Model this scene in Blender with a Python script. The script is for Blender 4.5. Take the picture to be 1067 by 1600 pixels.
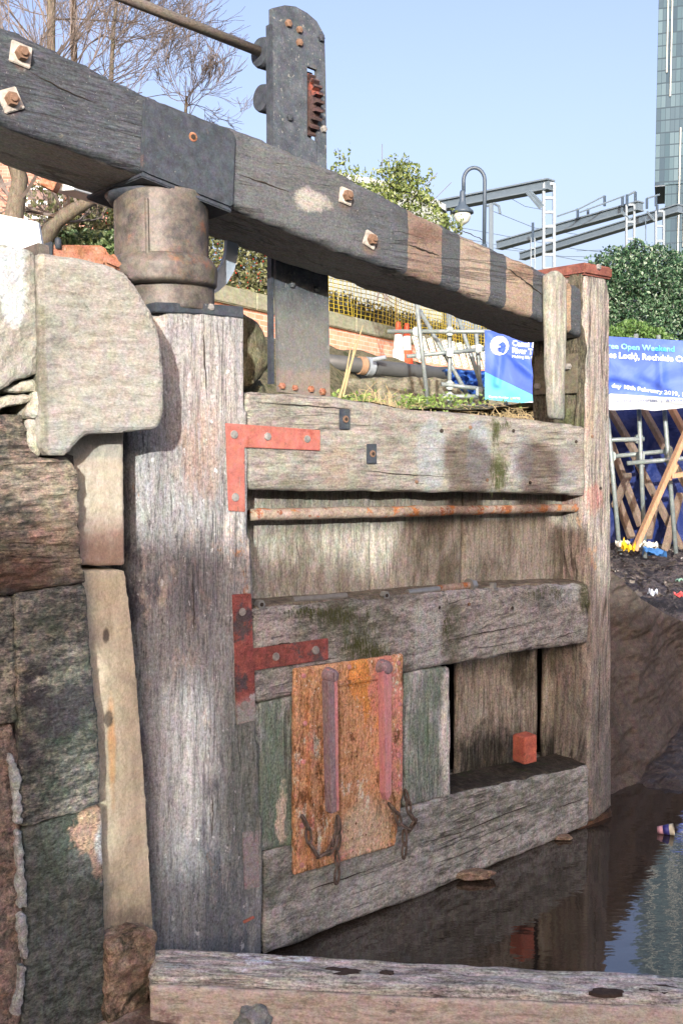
import bpy, bmesh, math, random
from mathutils import Vector, Matrix, noise as mnoise
random.seed(11)
R=math.radians
scene=bpy.context.scene
for o in list(bpy.data.objects): bpy.data.objects.remove(o)

# ---------------------------------------------------------------- camera
PITCH=R(4.0); CAMZ=1.55; FPX=1555.6
cam=bpy.data.cameras.new('camera'); cam.sensor_fit='VERTICAL'; cam.sensor_height=36; cam.lens=35
cam.clip_start=.05; cam.clip_end=3000
co=bpy.data.objects.new('camera',cam); scene.collection.objects.link(co)
co.location=(0,0,CAMZ); co.rotation_euler=(R(90)-PITCH,0,0); scene.camera=co
# ---------------------------------------------------------------- light
SUN_EL=R(14.0); SUN_AZ=R(2.5)      # light travels towards +Y, a little to the right
S=Vector((math.sin(SUN_AZ)*math.cos(SUN_EL), math.cos(SUN_AZ)*math.cos(SUN_EL), -math.sin(SUN_EL)))
sun=bpy.data.lights.new('sun','SUN'); sun.energy=2.3; sun.angle=R(.5); sun.color=(1,.96,.91)
so=bpy.data.objects.new('sun',sun); scene.collection.objects.link(so)
so.rotation_euler=S.to_track_quat('-Z','Y').to_euler()
w=bpy.data.worlds.new('World'); scene.world=w; w.use_nodes=True
nt=w.node_tree; nt.nodes.clear()
sky=nt.nodes.new('ShaderNodeTexSky'); sky.sky_type='NISHITA'; sky.sun_disc=False
sky.sun_elevation=SUN_EL; sky.sun_rotation=R(182.5); sky.air_density=1.0; sky.dust_density=7; sky.ozone_density=1.6
bg=nt.nodes.new('ShaderNodeBackground'); bg.inputs[1].default_value=.145
ou=nt.nodes.new('ShaderNodeOutputWorld'); tint=nt.nodes.new('ShaderNodeMix'); tint.data_type='RGBA'; tint.blend_type='MULTIPLY'; tint.inputs[0].default_value=1; tint.inputs[7].default_value=(1.07,.92,.99,1)
nt.links.new(sky.outputs[0],tint.inputs[6]); nt.links.new(tint.outputs[2],bg.inputs[0]); nt.links.new(bg.outputs[0],ou.inputs[0])
scene.view_settings.view_transform='Standard'; scene.view_settings.look='None'
scene.view_settings.exposure=1.55; scene.view_settings.gamma=1
scene.cycles.use_denoising=True
scene.cycles.max_bounces=6

# ---------------------------------------------------------------- frames: photograph pixel -> point on a plane of the place
def ray(px,py):
    a=(px-533.5)/FPX; b=-(py-800)/FPX
    return Vector((a, math.cos(PITCH)+b*math.sin(PITCH), -math.sin(PITCH)+b*math.cos(PITCH)))
CAM=Vector((0,0,CAMZ))
def W(px,py,Y): r=ray(px,py); return CAM+r*(Y/r.y)
GO=Vector((-.2755,2.9,0)); GA=R(40.3)
EX=Vector((math.cos(GA),math.sin(GA),0)); EY=Vector((-math.sin(GA),math.cos(GA),0))
def G(px,py,y=0.0):                       # -> (x,z) in the gate's own frame on the vertical plane y
    r=ray(px,py); t=((GO-CAM).dot(EY)+y)/r.dot(EY); P=CAM+r*t-GO
    return (P.dot(EX),P.z)
def GP(px,py,y=0.0): x,z=G(px,py,y); return Vector((x,y,z))
def g2w(x,y,z): return GO+EX*x+EY*y+Vector((0,0,z))
def gate_poly(pts,y=0.0): return [G(a,b,y) for a,b in pts]

# ---------------------------------------------------------------- objects
C=scene.collection
def setp(o,label=None,cat=None,group=None,kind=None):
    if label:o['label']=label
    if cat:o['category']=cat
    if group:o['group']=group
    if kind:o['kind']=kind
    return o
def empty(name,loc=(0,0,0),rz=0,label=None,cat=None,group=None):
    o=bpy.data.objects.new(name,None); C.objects.link(o); o.location=loc; o.rotation_euler=(0,0,rz)
    o.empty_display_size=.2
    return setp(o,label,cat,group)
class MB:
    def __init__(s): s.v=[]; s.f=[]
    def add(s,vs,fs):
        n=len(s.v); s.v+=[tuple(v) for v in vs]; s.f+=[tuple(i+n for i in f) for f in fs]; return s
    def box(s,a,b):
        (x0,y0,z0),(x1,y1,z1)=a,b
        return s.add([(x0,y0,z0),(x1,y0,z0),(x1,y1,z0),(x0,y1,z0),(x0,y0,z1),(x1,y0,z1),(x1,y1,z1),(x0,y1,z1)],
            [(0,3,2,1),(4,5,6,7),(0,1,5,4),(1,2,6,5),(2,3,7,6),(3,0,4,7)])
    def prism(s,poly,y0,y1):              # polygon of (x,z), extruded along y
        n=len(poly)
        ar=sum(poly[i][0]*poly[(i+1)%n][1]-poly[(i+1)%n][0]*poly[i][1] for i in range(n))
        if ar<0: poly=poly[::-1]
        vs=[(x,y0,z) for x,z in poly]+[(x,y1,z) for x,z in poly]
        fs=[tuple(range(n)),tuple(range(2*n-1,n-1,-1))]+[(i,i+n,(i+1)%n+n,(i+1)%n) for i in range(n)]
        return s.add(vs,fs)
    def tube(s,pts,r,n=8,cap=True):
        pts=[Vector(p) for p in pts]; rs=r if isinstance(r,(list,tuple)) else [r]*len(pts)
        vs=[]; up=Vector((0,0,1)); prev=None
        for i,p in enumerate(pts):
            d=(pts[min(i+1,len(pts)-1)]-pts[max(i-1,0)])
            if d.length<1e-9:d=Vector((0,0,1))
            d.normalize()
            if prev is None:
                u=d.cross(up) if abs(d.z)<.95 else d.cross(Vector((1,0,0)))
            else: u=prev-d*prev.dot(d)
            u.normalize(); prev=u; v=d.cross(u)
            for k in range(n):
                a=2*math.pi*k/n; vs.append(p+(u*math.cos(a)+v*math.sin(a))*rs[i])
        fs=[]
        for i in range(len(pts)-1):
            for k in range(n):
                fs.append((i*n+k,i*n+(k+1)%n,(i+1)*n+(k+1)%n,(i+1)*n+k))
        if cap: fs+=[tuple(range(n-1,-1,-1)),tuple((len(pts)-1)*n+k for k in range(n))]
        return s.add(vs,fs)
    def lathe(s,c,prof,n=32,axis='z'):    # prof: (r,h)
        vs=[]
        for r,h in prof:
            for k in range(n):
                a=2*math.pi*k/n; p=(r*math.cos(a),r*math.sin(a),h)
                if axis=='y': p=(p[0],p[2],p[1])
                if axis=='x': p=(p[2],p[0],p[1])
                vs.append((c[0]+p[0],c[1]+p[1],c[2]+p[2]))
        m=len(prof); fs=[]
        for i in range(m-1):
            for k in range(n): fs.append((i*n+k,i*n+(k+1)%n,(i+1)*n+(k+1)%n,(i+1)*n+k))
        fs+=[tuple(range(n-1,-1,-1)),tuple((m-1)*n+k for k in range(n))]
        return s.add(vs,fs)
    def beam(s,a,b,w,h):                  # square bar between two points
        a=Vector(a);b=Vector(b);d=(b-a).normalized(); u=d.cross(Vector((0,0,1)))
        if u.length<1e-3:u=Vector((1,0,0))
        u.normalize(); v=u.cross(d)
        q=[(u*sx*w/2+v*sz*h/2) for sx,sz in((-1,-1),(1,-1),(1,1),(-1,1))]
        return s.add([a+k for k in q]+[b+k for k in q],[(3,2,1,0),(4,5,6,7)]+[(i,(i+1)%4,(i+1)%4+4,i+4) for i in range(4)])
    def build(s,name,mat=None,parent=None,smooth=False,loc=(0,0,0),rz=0,fix=True,bevel=0,**kw):
        me=bpy.data.meshes.new(name); me.from_pydata(s.v,[],s.f); me.update()
        if fix:
            bm=bmesh.new(); bm.from_mesh(me); bmesh.ops.recalc_face_normals(bm,faces=bm.faces)
            if bevel: bmesh.ops.bevel(bm,geom=[e for e in bm.edges if len(e.link_faces)==2 and e.calc_face_angle(0)>.5],offset=bevel,segments=2,affect='EDGES',clamp_overlap=True)
            bm.to_mesh(me); bm.free()
        if mat: me.materials.append(mat)
        o=bpy.data.objects.new(name,me); C.objects.link(o); o.location=loc; o.rotation_euler=(0,0,rz)
        if parent: o.parent=parent
        if smooth:
            for p in me.polygons:p.use_smooth=True
        return setp(o,**kw)
def weather(o,voxel=.012,amp=.003,scale=(30,30,30),seed=0,amp2=0,scale2=6,smooth=True,only=None):
    """dense rebuild of a shape, then real relief by noise"""
    m=o.modifiers.new('r','REMESH'); m.mode='VOXEL'; m.voxel_size=voxel; m.adaptivity=0
    dg=bpy.context.evaluated_depsgraph_get(); me=bpy.data.meshes.new_from_object(o.evaluated_get(dg))
    o.modifiers.clear(); old=o.data; mats=list(old.materials); o.data=me
    if not me.materials:
        for k in mats: me.materials.append(k)
    sd=Vector((seed*3.7,seed*1.3,seed*2.1))
    ns=[v.normal.copy() for v in me.vertices]
    for v,n in zip(me.vertices,ns):
        p=v.co; q=Vector((p.x*scale[0],p.y*scale[1],p.z*scale[2]))+sd
        d=mnoise.fractal(q,1.0,2.0,3)*amp
        if amp2: d+=mnoise.noise(p*scale2+sd)*amp2
        v.co=p+n*d
    if smooth:
        for f in me.polygons:f.use_smooth=True
    me.update(); return o

# ---------------------------------------------------------------- materials
def lin(c): c/=255.; return c/12.92 if c<=.04045 else ((c+.055)/1.055)**2.4
K=.62
def L(r,g,b,k=None):
    k=K if k is None else k
    return (min(.85,lin(r)*k*.885),min(.85,lin(g)*k*1.0),min(.85,lin(b)*k*1.03),1)   # near-neutral balance for a low sun
class N:
    def __init__(s,name,rough=.8,metal=0):
        s.m=bpy.data.materials.new(name); s.m.use_nodes=True; s.t=s.m.node_tree; s.t.nodes.clear()
        s.b=s.n('ShaderNodeBsdfPrincipled'); o=s.n('ShaderNodeOutputMaterial'); s.t.links.new(s.b.outputs[0],o.inputs[0])
        s.b.inputs['Roughness'].default_value=rough; s.b.inputs['Metallic'].default_value=metal
        s.tc=s.n('ShaderNodeTexCoord').outputs['Object']
    def n(s,t): return s.t.nodes.new(t)
    def put(s,i,v):
        if hasattr(v,'is_linked') or isinstance(v,bpy.types.NodeSocket): s.t.links.new(v,i)
        else: i.default_value=v
    def map(s,sc,loc=(0,0,0),rot=(0,0,0)):
        m=s.n('ShaderNodeMapping'); s.put(m.inputs[0],s.tc); m.inputs['Scale'].default_value=sc; m.inputs['Location'].default_value=loc; m.inputs['Rotation'].default_value=rot
        return m.outputs[0]
    def noise(s,vec,scale=1,detail=6,rough=.6,dist=0):
        m=s.n('ShaderNodeTexNoise'); s.put(m.inputs['Vector'],vec); m.inputs['Scale'].default_value=scale
        m.inputs['Detail'].default_value=detail; m.inputs['Roughness'].default_value=rough; m.inputs['Distortion'].default_value=dist
        return m.outputs[0]
    def math(s,op,a,b=0.,c=0.,clamp=False):
        m=s.n('ShaderNodeMath'); m.operation=op; m.use_clamp=clamp
        s.put(m.inputs[0],a); s.put(m.inputs[1],b); s.put(m.inputs[2],c); return m.outputs[0]
    def mix(s,f,a,b,mode='MIX'):
        m=s.n('ShaderNodeMix'); m.data_type='RGBA'; m.blend_type=mode; m.clamp_factor=True
        s.put(m.inputs[0],f); s.put(m.inputs[6],a); s.put(m.inputs[7],b); return m.outputs[2]
    def ramp(s,f,stops,interp='LINEAR'):
        m=s.n('ShaderNodeValToRGB'); s.put(m.inputs[0],f); e=m.color_ramp.elements; m.color_ramp.interpolation=interp
        while len(e)<len(stops): e.new(.5)
        for k,(p,c) in zip(e,stops):
            k.position=p; k.color=c if len(c)==4 else (*c,1)
        return m.outputs[0]
    def sstep(s,v,a,b):
        m=s.n('ShaderNodeMapRange'); m.interpolation_type='SMOOTHSTEP'
        s.put(m.inputs['Value'],v); m.inputs['From Min'].default_value=a; m.inputs['From Max'].default_value=b
        return m.outputs[0]
    def sep(s,v=None):
        m=s.n('ShaderNodeSeparateXYZ'); s.put(m.inputs[0],v or s.tc); return m.outputs
    def bump(s,h,strength=.5,dist=.01,prev=None):
        m=s.n('ShaderNodeBump'); s.put(m.inputs['Height'],h); m.inputs['Strength'].default_value=strength; m.inputs['Distance'].default_value=dist
        if prev is not None: s.put(m.inputs['Normal'],prev)
        return m.outputs[0]
def spread(vals): # ramp stops across the useful range of noise
    n=len(vals); return [(.30+.40*i/(n-1),v) for i,v in enumerate(vals)]
def surf(name,base,grain=None,streak=(60,3),blotch=None,bscale=3,marks=(),bump=.5,bdist=.006,speck=None,rough=.85,
         metal=0,cracks=0,seed=0,fine=90,contrast=.55,algae=None,crackw=.022,spec=.3,gain=1.0,hue=.35,front=None,gritty=4.2,under=None):
    """weathered surface. base: palette over medium noise; blotch: palette over big noise, grain 'x'/'z'/None"""
    m=N(name,rough,metal); m.b.inputs['Specular IOR Level'].default_value=spec
    lo=(seed*1.7,seed*2.3,seed*.9)
    a,b=streak; a*=2.1; b*=2.6; cracks*=.7; fine=max(fine,115)
    if grain=='x': st=m.map((b,a*.5,a),lo)
    elif grain=='z': st=m.map((a,a*.5,b),lo)
    else: st=m.map((a*.25,)*3,lo)
    n1=m.noise(st,1,8,.68,.3)
    n2=m.noise(m.map((bscale,)*3,lo),1,8,.7,.4)
    n3=m.noise(m.map((fine,)*3,lo),1,4,.7)
    col=m.ramp(n1,spread(base))
    if blotch:
        for (cc,th,wd,sc) in blotch:
            k=m.noise(m.map((sc if grain!='x' else sc*.6,sc,sc if grain!='z' else sc*.45),(lo[0]+sc,lo[1]-sc,lo[2]+th*9)),1,9,.72,.2)
            col=m.mix(m.sstep(k,th,th+wd),col,cc)
    P=m.sep(m.tc)
    wn=m.math('SUBTRACT',m.noise(m.map((14,)*3,lo),1,5,.65),.5)
    for mk in marks:
        kind,(cx,cz),(rx,rz),cc,amt=mk[:5]; soft=mk[5] if len(mk)>5 else .15; wp=mk[6] if len(mk)>6 else .6; brk=mk[7] if len(mk)>7 else .3
        dx=m.math('DIVIDE',m.math('SUBTRACT',P[0],cx),rx); dz=m.math('DIVIDE',m.math('SUBTRACT',P[2],cz),rz)
        if kind=='e': d=m.math('SQRT',m.math('ADD',m.math('MULTIPLY',dx,dx),m.math('MULTIPLY',dz,dz)))
        else: d=m.math('MAXIMUM',m.math('ABSOLUTE',dx),m.math('ABSOLUTE',dz))
        d=m.math('MULTIPLY_ADD',wn,wp,d)
        k=m.sstep(d,1+soft,1-soft)
        k=m.math('MULTIPLY',k,amt)
        if front is not None: k=m.math('MULTIPLY',k,m.sstep(P[1],front+.02,front))
        if brk: k=m.math('MULTIPLY',k,m.math('SUBTRACT',1.0,m.math('MULTIPLY',m.sstep(n1,.48,.62),brk)))
        col=m.mix(k,col,cc)
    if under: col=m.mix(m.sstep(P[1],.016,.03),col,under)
    if algae:
        cc,th,z0,z1=algae
        k=m.sstep(m.noise(m.map((5,5,2.2),(lo[0]+5,0,3)),1,8,.7),th,th+.12)
        if z0!=z1: k=m.math('MULTIPLY',k,m.sstep(P[2],z0,z1))
        col=m.mix(k,col,cc)
    # value break-up at three scales
    v=m.math('MULTIPLY_ADD',m.math('SUBTRACT',n1,.5),contrast*1.75,1.0)
    v=m.math('MULTIPLY_ADD',m.math('SUBTRACT',n2,.5),contrast*2.0,v)
    n4=m.noise(m.map((fine*2.1,)*3 if not grain else ((fine*1.0,fine*2.1,fine*2.1) if grain=='x' else (fine*2.1,fine*2.1,fine*1.0)),lo),1,3,.8)
    v=m.math('MULTIPLY_ADD',m.math('SUBTRACT',n4,.5),contrast*gritty,v)
    v=m.math('MULTIPLY_ADD',m.math('SUBTRACT',n3,.5),contrast*3.0,v)
    v=m.math('MULTIPLY',m.math('MAXIMUM',v,.15),gain)
    vv=m.n('ShaderNodeCombineXYZ'); [m.put(vv.inputs[i],v) for i in range(3)]
    col=m.mix(1.0,col,vv.outputs[0],'MULTIPLY')
    if hue:
        hn=m.n('ShaderNodeTexNoise'); m.put(hn.inputs['Vector'],m.map((a*.45,a*.45,b*2.2) if grain=='z' else (b*2.2,a*.45,a*.45) if grain=='x' else (45,)*3,(7,lo[1],2))); hn.inputs['Scale'].default_value=1; hn.inputs['Detail'].default_value=6; hn.inputs['Roughness'].default_value=.7
        hv=m.mix(hue,(.5,.5,.5,1),hn.outputs['Color']); col=m.mix(1.0,col,m.mix(1.0,hv,(2,2,2,1),'MULTIPLY'),'MULTIPLY')
    hgt=m.math('ADD',m.math('MULTIPLY',n1,.7),m.math('MULTIPLY',n3,.3))
    if cracks:
        if grain=='x': cm=m.map((.9,6,13),(lo[2],lo[0],lo[1]))
        elif grain=='z': cm=m.map((13,6,.9),(lo[2],lo[0],lo[1]))
        else: cm=m.map((4,4,4),lo)
        c0=m.math('ABSOLUTE',m.math('SUBTRACT',m.noise(cm,1,4,.6,.6),.5))
        gate=m.sstep(n2,.45,.6)
        ck=m.math('MULTIPLY',m.sstep(c0,crackw,crackw*.25),gate)
        ck=m.math('MULTIPLY',ck,cracks)
        col=m.mix(ck,col,(.02,.018,.016,1)); hgt=m.math('SUBTRACT',hgt,m.math('MULTIPLY',ck,1.2))
    if speck:
        for (cc,sc,th) in speck:
            k=m.sstep(m.noise(m.map((sc,sc,sc*(.6 if grain!='x' else 1)),(3,lo[0],5)),1,3,.6),th,th+.05)
            col=m.mix(k,col,cc)
    m.put(m.b.inputs['Base Color'],col)
    if bump:
        m.put(m.b.inputs['Normal'],m.bump(hgt,bump,bdist))
    return m.m
def plain(name,c,rough=.6,metal=0,var=.25,scale=20,bump=.15,spec=.4):
    m=N(name,rough,metal); m.b.inputs['Specular IOR Level'].default_value=spec
    n=m.noise(m.map((scale,)*3),1,6,.65)
    v=m.math('MULTIPLY_ADD',m.math('SUBTRACT',n,.5),var*3,1.0)
    vv=m.n('ShaderNodeCombineXYZ'); [m.put(vv.inputs[i],v) for i in range(3)]
    m.put(m.b.inputs['Base Color'],m.mix(1.0,c,vv.outputs[0],'MULTIPLY'))
    if bump: m.put(m.b.inputs['Normal'],m.bump(n,bump,.01))
    return m.m
# ================================================================ materials of the gate and wall
def gx(px,py=480,y=0): return G(px,py,y)[0]
def gz(px,py,y=0): return G(px,py,y)[1]
def mk(kind,a,b,c,amt,*r,y=0):           # a mark given by two opposite photo corners on the front plane
    (x0,z0),(x1,z1)=G(*a,y),G(*b,y)
    return (kind,((x0+x1)/2,(z0+z1)/2),(abs(x1-x0)/2,abs(z1-z0)/2),c,amt)+r
GREEN=L(70,82,52); DKGREEN=L(58,64,48)
M={}
M['heel']=surf('heel post oak',[L(108,108,110),L(156,152,152),L(194,187,184),L(176,174,176),L(212,206,202)],'z',(60,5),
   blotch=[(L(112,108,116),.52,.10,3.2),(L(228,205,192),.57,.08,4.5),(L(205,150,115),.64,.05,6)],
   marks=[mk('e',(240,500),(385,760),L(215,196,186),.55,.5,.9),mk('e',(285,640),(345,780),L(210,150,115),.35,.4,2.0,.8),
          mk('e',(215,1080),(330,1330),L(205,190,185),.45,.4,1.2),mk('b',(200,1360),(445,1520),L(170,178,180),.45,.3,.8),
          mk('e',(345,1050),(440,1340),L(105,118,105),.6,.4,1.0),mk('e',(265,850),(345,980),L(95,92,100),.55,.5,1.5)],
   cracks=.4,bump=.8,bdist=.006,contrast=.52,seed=1,gain=.92,hue=.22,speck=[(L(235,230,228),55,.66)])
M['rail_top']=surf('top rail oak',[L(150,140,130),L(188,176,163),L(206,194,180),L(216,204,190)],'x',(45,5),
   blotch=[(L(170,156,143),.54,.12,2.5),(L(222,214,205),.60,.06,7)],
   marks=[mk('e',(654,650),(695,765),L(206,210,212),.6,.2,1.2),mk('e',(728,655),(768,760),L(190,196,200),.7,.15,.8),
          mk('e',(800,680),(832,762),L(186,190,194),.55,.25,1.2),mk('e',(870,690),(905,770),L(172,172,174),.5,.4,1.2),
          mk('b',(883,705),(915,735),L(200,150,135),.3,.3,1.5),mk('e',(768,700),(792,765),L(110,112,60),.7,.6,2.2),
          mk('e',(770,650),(780,690),L(120,120,70),.6,.5,2.0),mk('e',(500,690),(545,760),L(222,182,158),.35,.5,1.5)],
   cracks=.5,bump=.9,bdist=.008,contrast=.42,seed=2,gain=.78)
M['rail_mid']=surf('middle rail oak',[L(100,96,94,.85),L(142,136,132,.85),L(172,164,158,.85),L(118,112,108,.85)],'x',(28,8),
   blotch=[(L(105,98,88,.8),.52,.12,2.8),(L(205,190,175,.8),.63,.05,9)],
   marks=[mk('b',(648,945),(690,1040),L(172,170,166,.95),.8,.15,.5),mk('e',(520,950),(600,1040),L(92,94,76,.9),.6,.6,2.4,.6),
          mk('e',(455,945),(560,990),L(88,92,74,.9),.55,.6,2.4,.6),mk('b',(400,975),(455,1010),L(185,172,165,.9),.5,.3,1.2),
          mk('e',(690,945),(725,1030),L(92,92,74,.9),.7,.4,1.2),mk('b',(862,905),(905,940),L(165,165,165,.95),.6,.3,.8),
          mk('e',(905,905),(925,950),L(100,100,62,.9),.7,.4,1.2),mk('e',(838,920),(860,960),L(90,92,92,.9),.6,.5,1.2)],
   cracks=.7,bump=1.0,bdist=.009,contrast=.6,seed=3,gain=1.05)
M['rail_low']=surf('bottom rail oak',[L(100,96,92,1.),L(132,128,122,1.),L(158,152,148,1.),L(140,136,130,1.)],'x',(30,8),
   blotch=[(L(92,94,86,1.),.52,.12,2.6),(L(150,150,140,1.),.6,.08,6)],
   marks=[mk('e',(640,1230),(920,1260),L(80,84,70,1.),.5,.6,2.0,.6),mk('e',(480,1330),(620,1420),L(150,148,142,1.1),.4,.5,1.0)],
   cracks=.8,bump=.9,bdist=.008,contrast=.55,seed=4,gain=1.15)
M['board']=surf('lower boards',[L(72,76,74,1.),L(100,102,100,1.),L(126,122,120,1.),L(88,92,88,1.)],'z',(60,4),
   blotch=[(L(80,88,78,1.),.47,.12,2.6),(L(198,178,160,1.),.655,.03,10)],
   marks=[mk('e',(632,1150),(706,1240),L(66,78,64,1.),.6,.5,1.5),mk('e',(690,1060),(715,1240),L(178,168,160,1.),.6,.3,1.5),
          mk('e',(434,1235),(450,1310),L(175,155,138,1.),.7,.3,3.2,.8)],
   cracks=.7,bump=.9,bdist=.008,contrast=.65,seed=5,gain=2.1)
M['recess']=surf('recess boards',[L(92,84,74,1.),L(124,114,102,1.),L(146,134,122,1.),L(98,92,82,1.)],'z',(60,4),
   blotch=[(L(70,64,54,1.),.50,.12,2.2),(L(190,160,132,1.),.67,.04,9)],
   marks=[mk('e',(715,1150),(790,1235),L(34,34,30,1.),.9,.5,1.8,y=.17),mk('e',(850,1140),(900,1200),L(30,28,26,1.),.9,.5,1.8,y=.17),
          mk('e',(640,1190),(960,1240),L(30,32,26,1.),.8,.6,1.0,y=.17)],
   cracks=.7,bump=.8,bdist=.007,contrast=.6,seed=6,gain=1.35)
M['panel']=surf('upper panel',[L(158,148,134),L(188,178,164),L(206,196,182),L(174,164,150)],'z',(50,5),
   blotch=[(L(130,120,104),.5,.14,2.0),(L(215,200,182),.6,.08,5)],
   marks=[mk('b',(380,765),(930,800),L(125,116,106),.7,.4,.8,y=.12),mk('e',(860,800),(920,920),L(96,88,76),.8,.4,1.0,y=.12)],  # top band paints the shadow cast by the rail above
   cracks=.5,bump=.8,bdist=.006,contrast=.5,seed=7)
M['mitre']=surf('mitre post oak',[L(120,112,108),L(158,146,138),L(196,180,168),L(150,142,138)],'z',(60,3),
   blotch=[(L(100,98,100),.53,.10,3),(L(210,170,140),.60,.05,8)],
   marks=[mk('e',(915,760),(940,800),L(215,95,70),.35,.4,2.5,.8),mk('b',(905,1080),(965,1300),L(150,142,134),.55,.3,.8),
          mk('e',(916,600),(926,700),L(205,170,145),.5,.4,1.2)],
   cracks=.9,bump=.9,bdist=.008,contrast=.55,seed=8)
M['mossy']=surf('mossy timber side',[L(66,60,52),L(100,92,78),L(126,116,98),L(86,82,68)],'z',(70,6),
   blotch=[(L(104,106,74),.55,.12,5)],cracks=1,bump=1,bdist=.012,contrast=.7,seed=9,crackw=.05)
bb=[(637,690,L(150,126,112)),(718,765,L(172,152,136)),(790,832,L(176,150,130)),(876,893,L(190,158,130))]
bx_=[mk('e',(640,345),(690,385),L(104,74,62),.6,.5,1.5),mk('e',(800,410),(835,440),L(110,78,62),.6,.5,1.5),mk('e',(725,385),(760,405),L(128,100,84),.5,.5,1.5)]
bm_=[]
for a,b,c in bb:
    x0,x1=gx(a,380 if a<700 else 430),gx(b,400 if b<700 else 440)
    bm_.append(('b',((x0+x1)/2,2.2),((x1-x0)/2,.6),c,.95,.02,.06,.15))
for a,b in((690,718),(765,790),(832,858),(893,915)):
    x0,x1=gx(a,400 if a<700 else 430),gx(b,400 if b<700 else 440)
    bm_.append(('b',((x0+x1)/2,2.2),((x1-x0)/2,.6),L(88,90,94),.9,.04,.06,.25))
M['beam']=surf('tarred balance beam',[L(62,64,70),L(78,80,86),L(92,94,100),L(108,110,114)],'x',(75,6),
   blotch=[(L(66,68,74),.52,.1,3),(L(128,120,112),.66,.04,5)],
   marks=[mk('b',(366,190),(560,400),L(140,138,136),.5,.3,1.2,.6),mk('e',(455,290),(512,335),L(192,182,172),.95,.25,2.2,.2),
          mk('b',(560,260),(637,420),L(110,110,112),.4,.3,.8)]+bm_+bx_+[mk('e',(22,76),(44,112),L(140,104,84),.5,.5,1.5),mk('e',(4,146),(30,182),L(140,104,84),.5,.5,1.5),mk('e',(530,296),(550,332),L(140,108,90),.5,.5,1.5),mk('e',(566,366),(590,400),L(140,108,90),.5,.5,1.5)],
   cracks=.7,bump=.8,bdist=.006,contrast=.42,seed=10,fine=120,front=.012,under=L(176,166,156),gain=1.06,speck=[(L(150,146,142),75,.67),(L(158,154,150),150,.66)])  # under: paler tone behind the front face, lifts the black underside shade
M['blackiron']=surf('black painted iron',[L(62,66,74),L(78,82,90),L(92,96,102)],None,(60,3),
   blotch=[(L(120,100,88),.62,.06,5)],bump=.3,bdist=.003,contrast=.3,seed=11,rough=.6,
   speck=[(L(140,136,132),90,.70),(L(150,146,142),170,.70)])
M['plate']=surf('paddle plate iron',[L(74,80,90),L(94,98,106),L(110,114,120)],None,(60,3),
   blotch=[(L(140,118,104),.60,.06,4)],
   marks=[mk('b',(420,575),(525,640),L(178,144,124),.9,.3,.9,.2,y=.3),mk('b',(420,470),(525,640),L(150,144,136),.7,.5,.9,.2,y=.3)],
   bump=.35,bdist=.003,contrast=.3,seed=12,rough=.6,speck=[(L(158,154,148),90,.64),(L(160,156,150),170,.64)])
M['collar']=surf('old collar iron',[L(94,86,80),L(116,106,98),L(138,124,114),L(108,96,88)],None,(50,3),
   blotch=[(L(74,72,72),.53,.10,5),(L(160,112,84),.56,.10,5),(L(180,160,144),.66,.04,12),(L(122,116,82),.62,.06,8)],
   bump=.3,bdist=.002,contrast=.35,seed=13,rough=.55,gain=.85,spec=.5)
M['rust']=surf('orange rust',[L(165,110,78),L(190,125,95),L(205,145,120),L(176,120,92)],None,(60,3),
   blotch=[(L(140,85,55),.56,.06,8),(L(215,185,165),.63,.05,14)],bump=.6,bdist=.004,contrast=.4,seed=14)
M['sheet']=surf('rusted paddle frame',[L(138,98,66,1.3),L(166,120,84,1.3),L(184,140,110,1.3),L(158,116,82,1.3)],'z',(60,10),
   blotch=[(L(184,122,110,1.25),.50,.10,8),(L(112,76,50,1.25),.56,.06,16),(L(190,128,72,1.25),.58,.06,7),(L(188,178,162,1.3),.58,.06,14)],
   marks=[mk('e',(528,1260),(600,1330),L(188,176,154,1.25),.6,.5,1.8)],
   bump=1.,bdist=.005,contrast=.6,seed=15,speck=[(L(214,205,190,1.2),120,.66),(L(92,60,38,1.2),90,.64)])
M['pinkbar']=surf('pink primed bar',[L(172,110,110,1.2),L(186,130,130,1.2),L(146,102,100,1.2)],'z',(60,4),bump=.3,contrast=.3,seed=16)
M['purplebar']=surf('worn bar',[L(120,88,96,1.),L(150,130,134,1.),L(105,80,90,1.)],'z',(60,6),bump=.3,contrast=.4,seed=17)
M['redtop']=surf('bright red strap',[L(196,112,98),L(208,124,110),L(216,140,126)],None,(40,3),blotch=[(L(180,98,84),.56,.08,6),(L(196,160,150),.64,.05,14)],
   bump=.4,bdist=.002,contrast=.2,seed=18,speck=[(L(160,110,100),70,.66)],rough=.6)
M['redmid']=surf('worn red strap',[L(108,64,60,1.),L(138,76,70,1.),L(154,88,80,1.)],None,(60,3),
   blotch=[(L(84,72,74,1.),.50,.08,8),(L(172,164,160,1.),.64,.05,12)],
   marks=[mk('b',(360,1095),(404,1140),L(150,148,144,1.),.95,.4,2.0)],
   bump=.6,bdist=.003,contrast=.5,seed=19)
M['redlow']=surf('faded strap',[L(130,120,122,1.),L(150,140,140,1.),L(140,100,98,1.)],None,(50,3),blotch=[(L(150,72,66,1.),.56,.05,9)],bump=.5,contrast=.4,seed=20)
M['boltgrey']=plain('worn bolt head',L(172,164,158,.65),.7,.1,.7,60,.4)
M['nutrust']=plain('rusted nut',L(158,122,100,.6),.7,.1,.5,70)
M['washer']=plain('painted washer',L(205,192,180,.7),.75,0,.75,45,.4)
M['darkhole']=plain('dark socket',(.03,.025,.02,1),.9)
M['redcap']=surf('red brown post cap',[L(120,72,62),L(150,92,80),L(168,108,94)],None,(40,3),blotch=[(L(175,150,140),.62,.06,8)],bump=.4,contrast=.35,seed=21)
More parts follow.
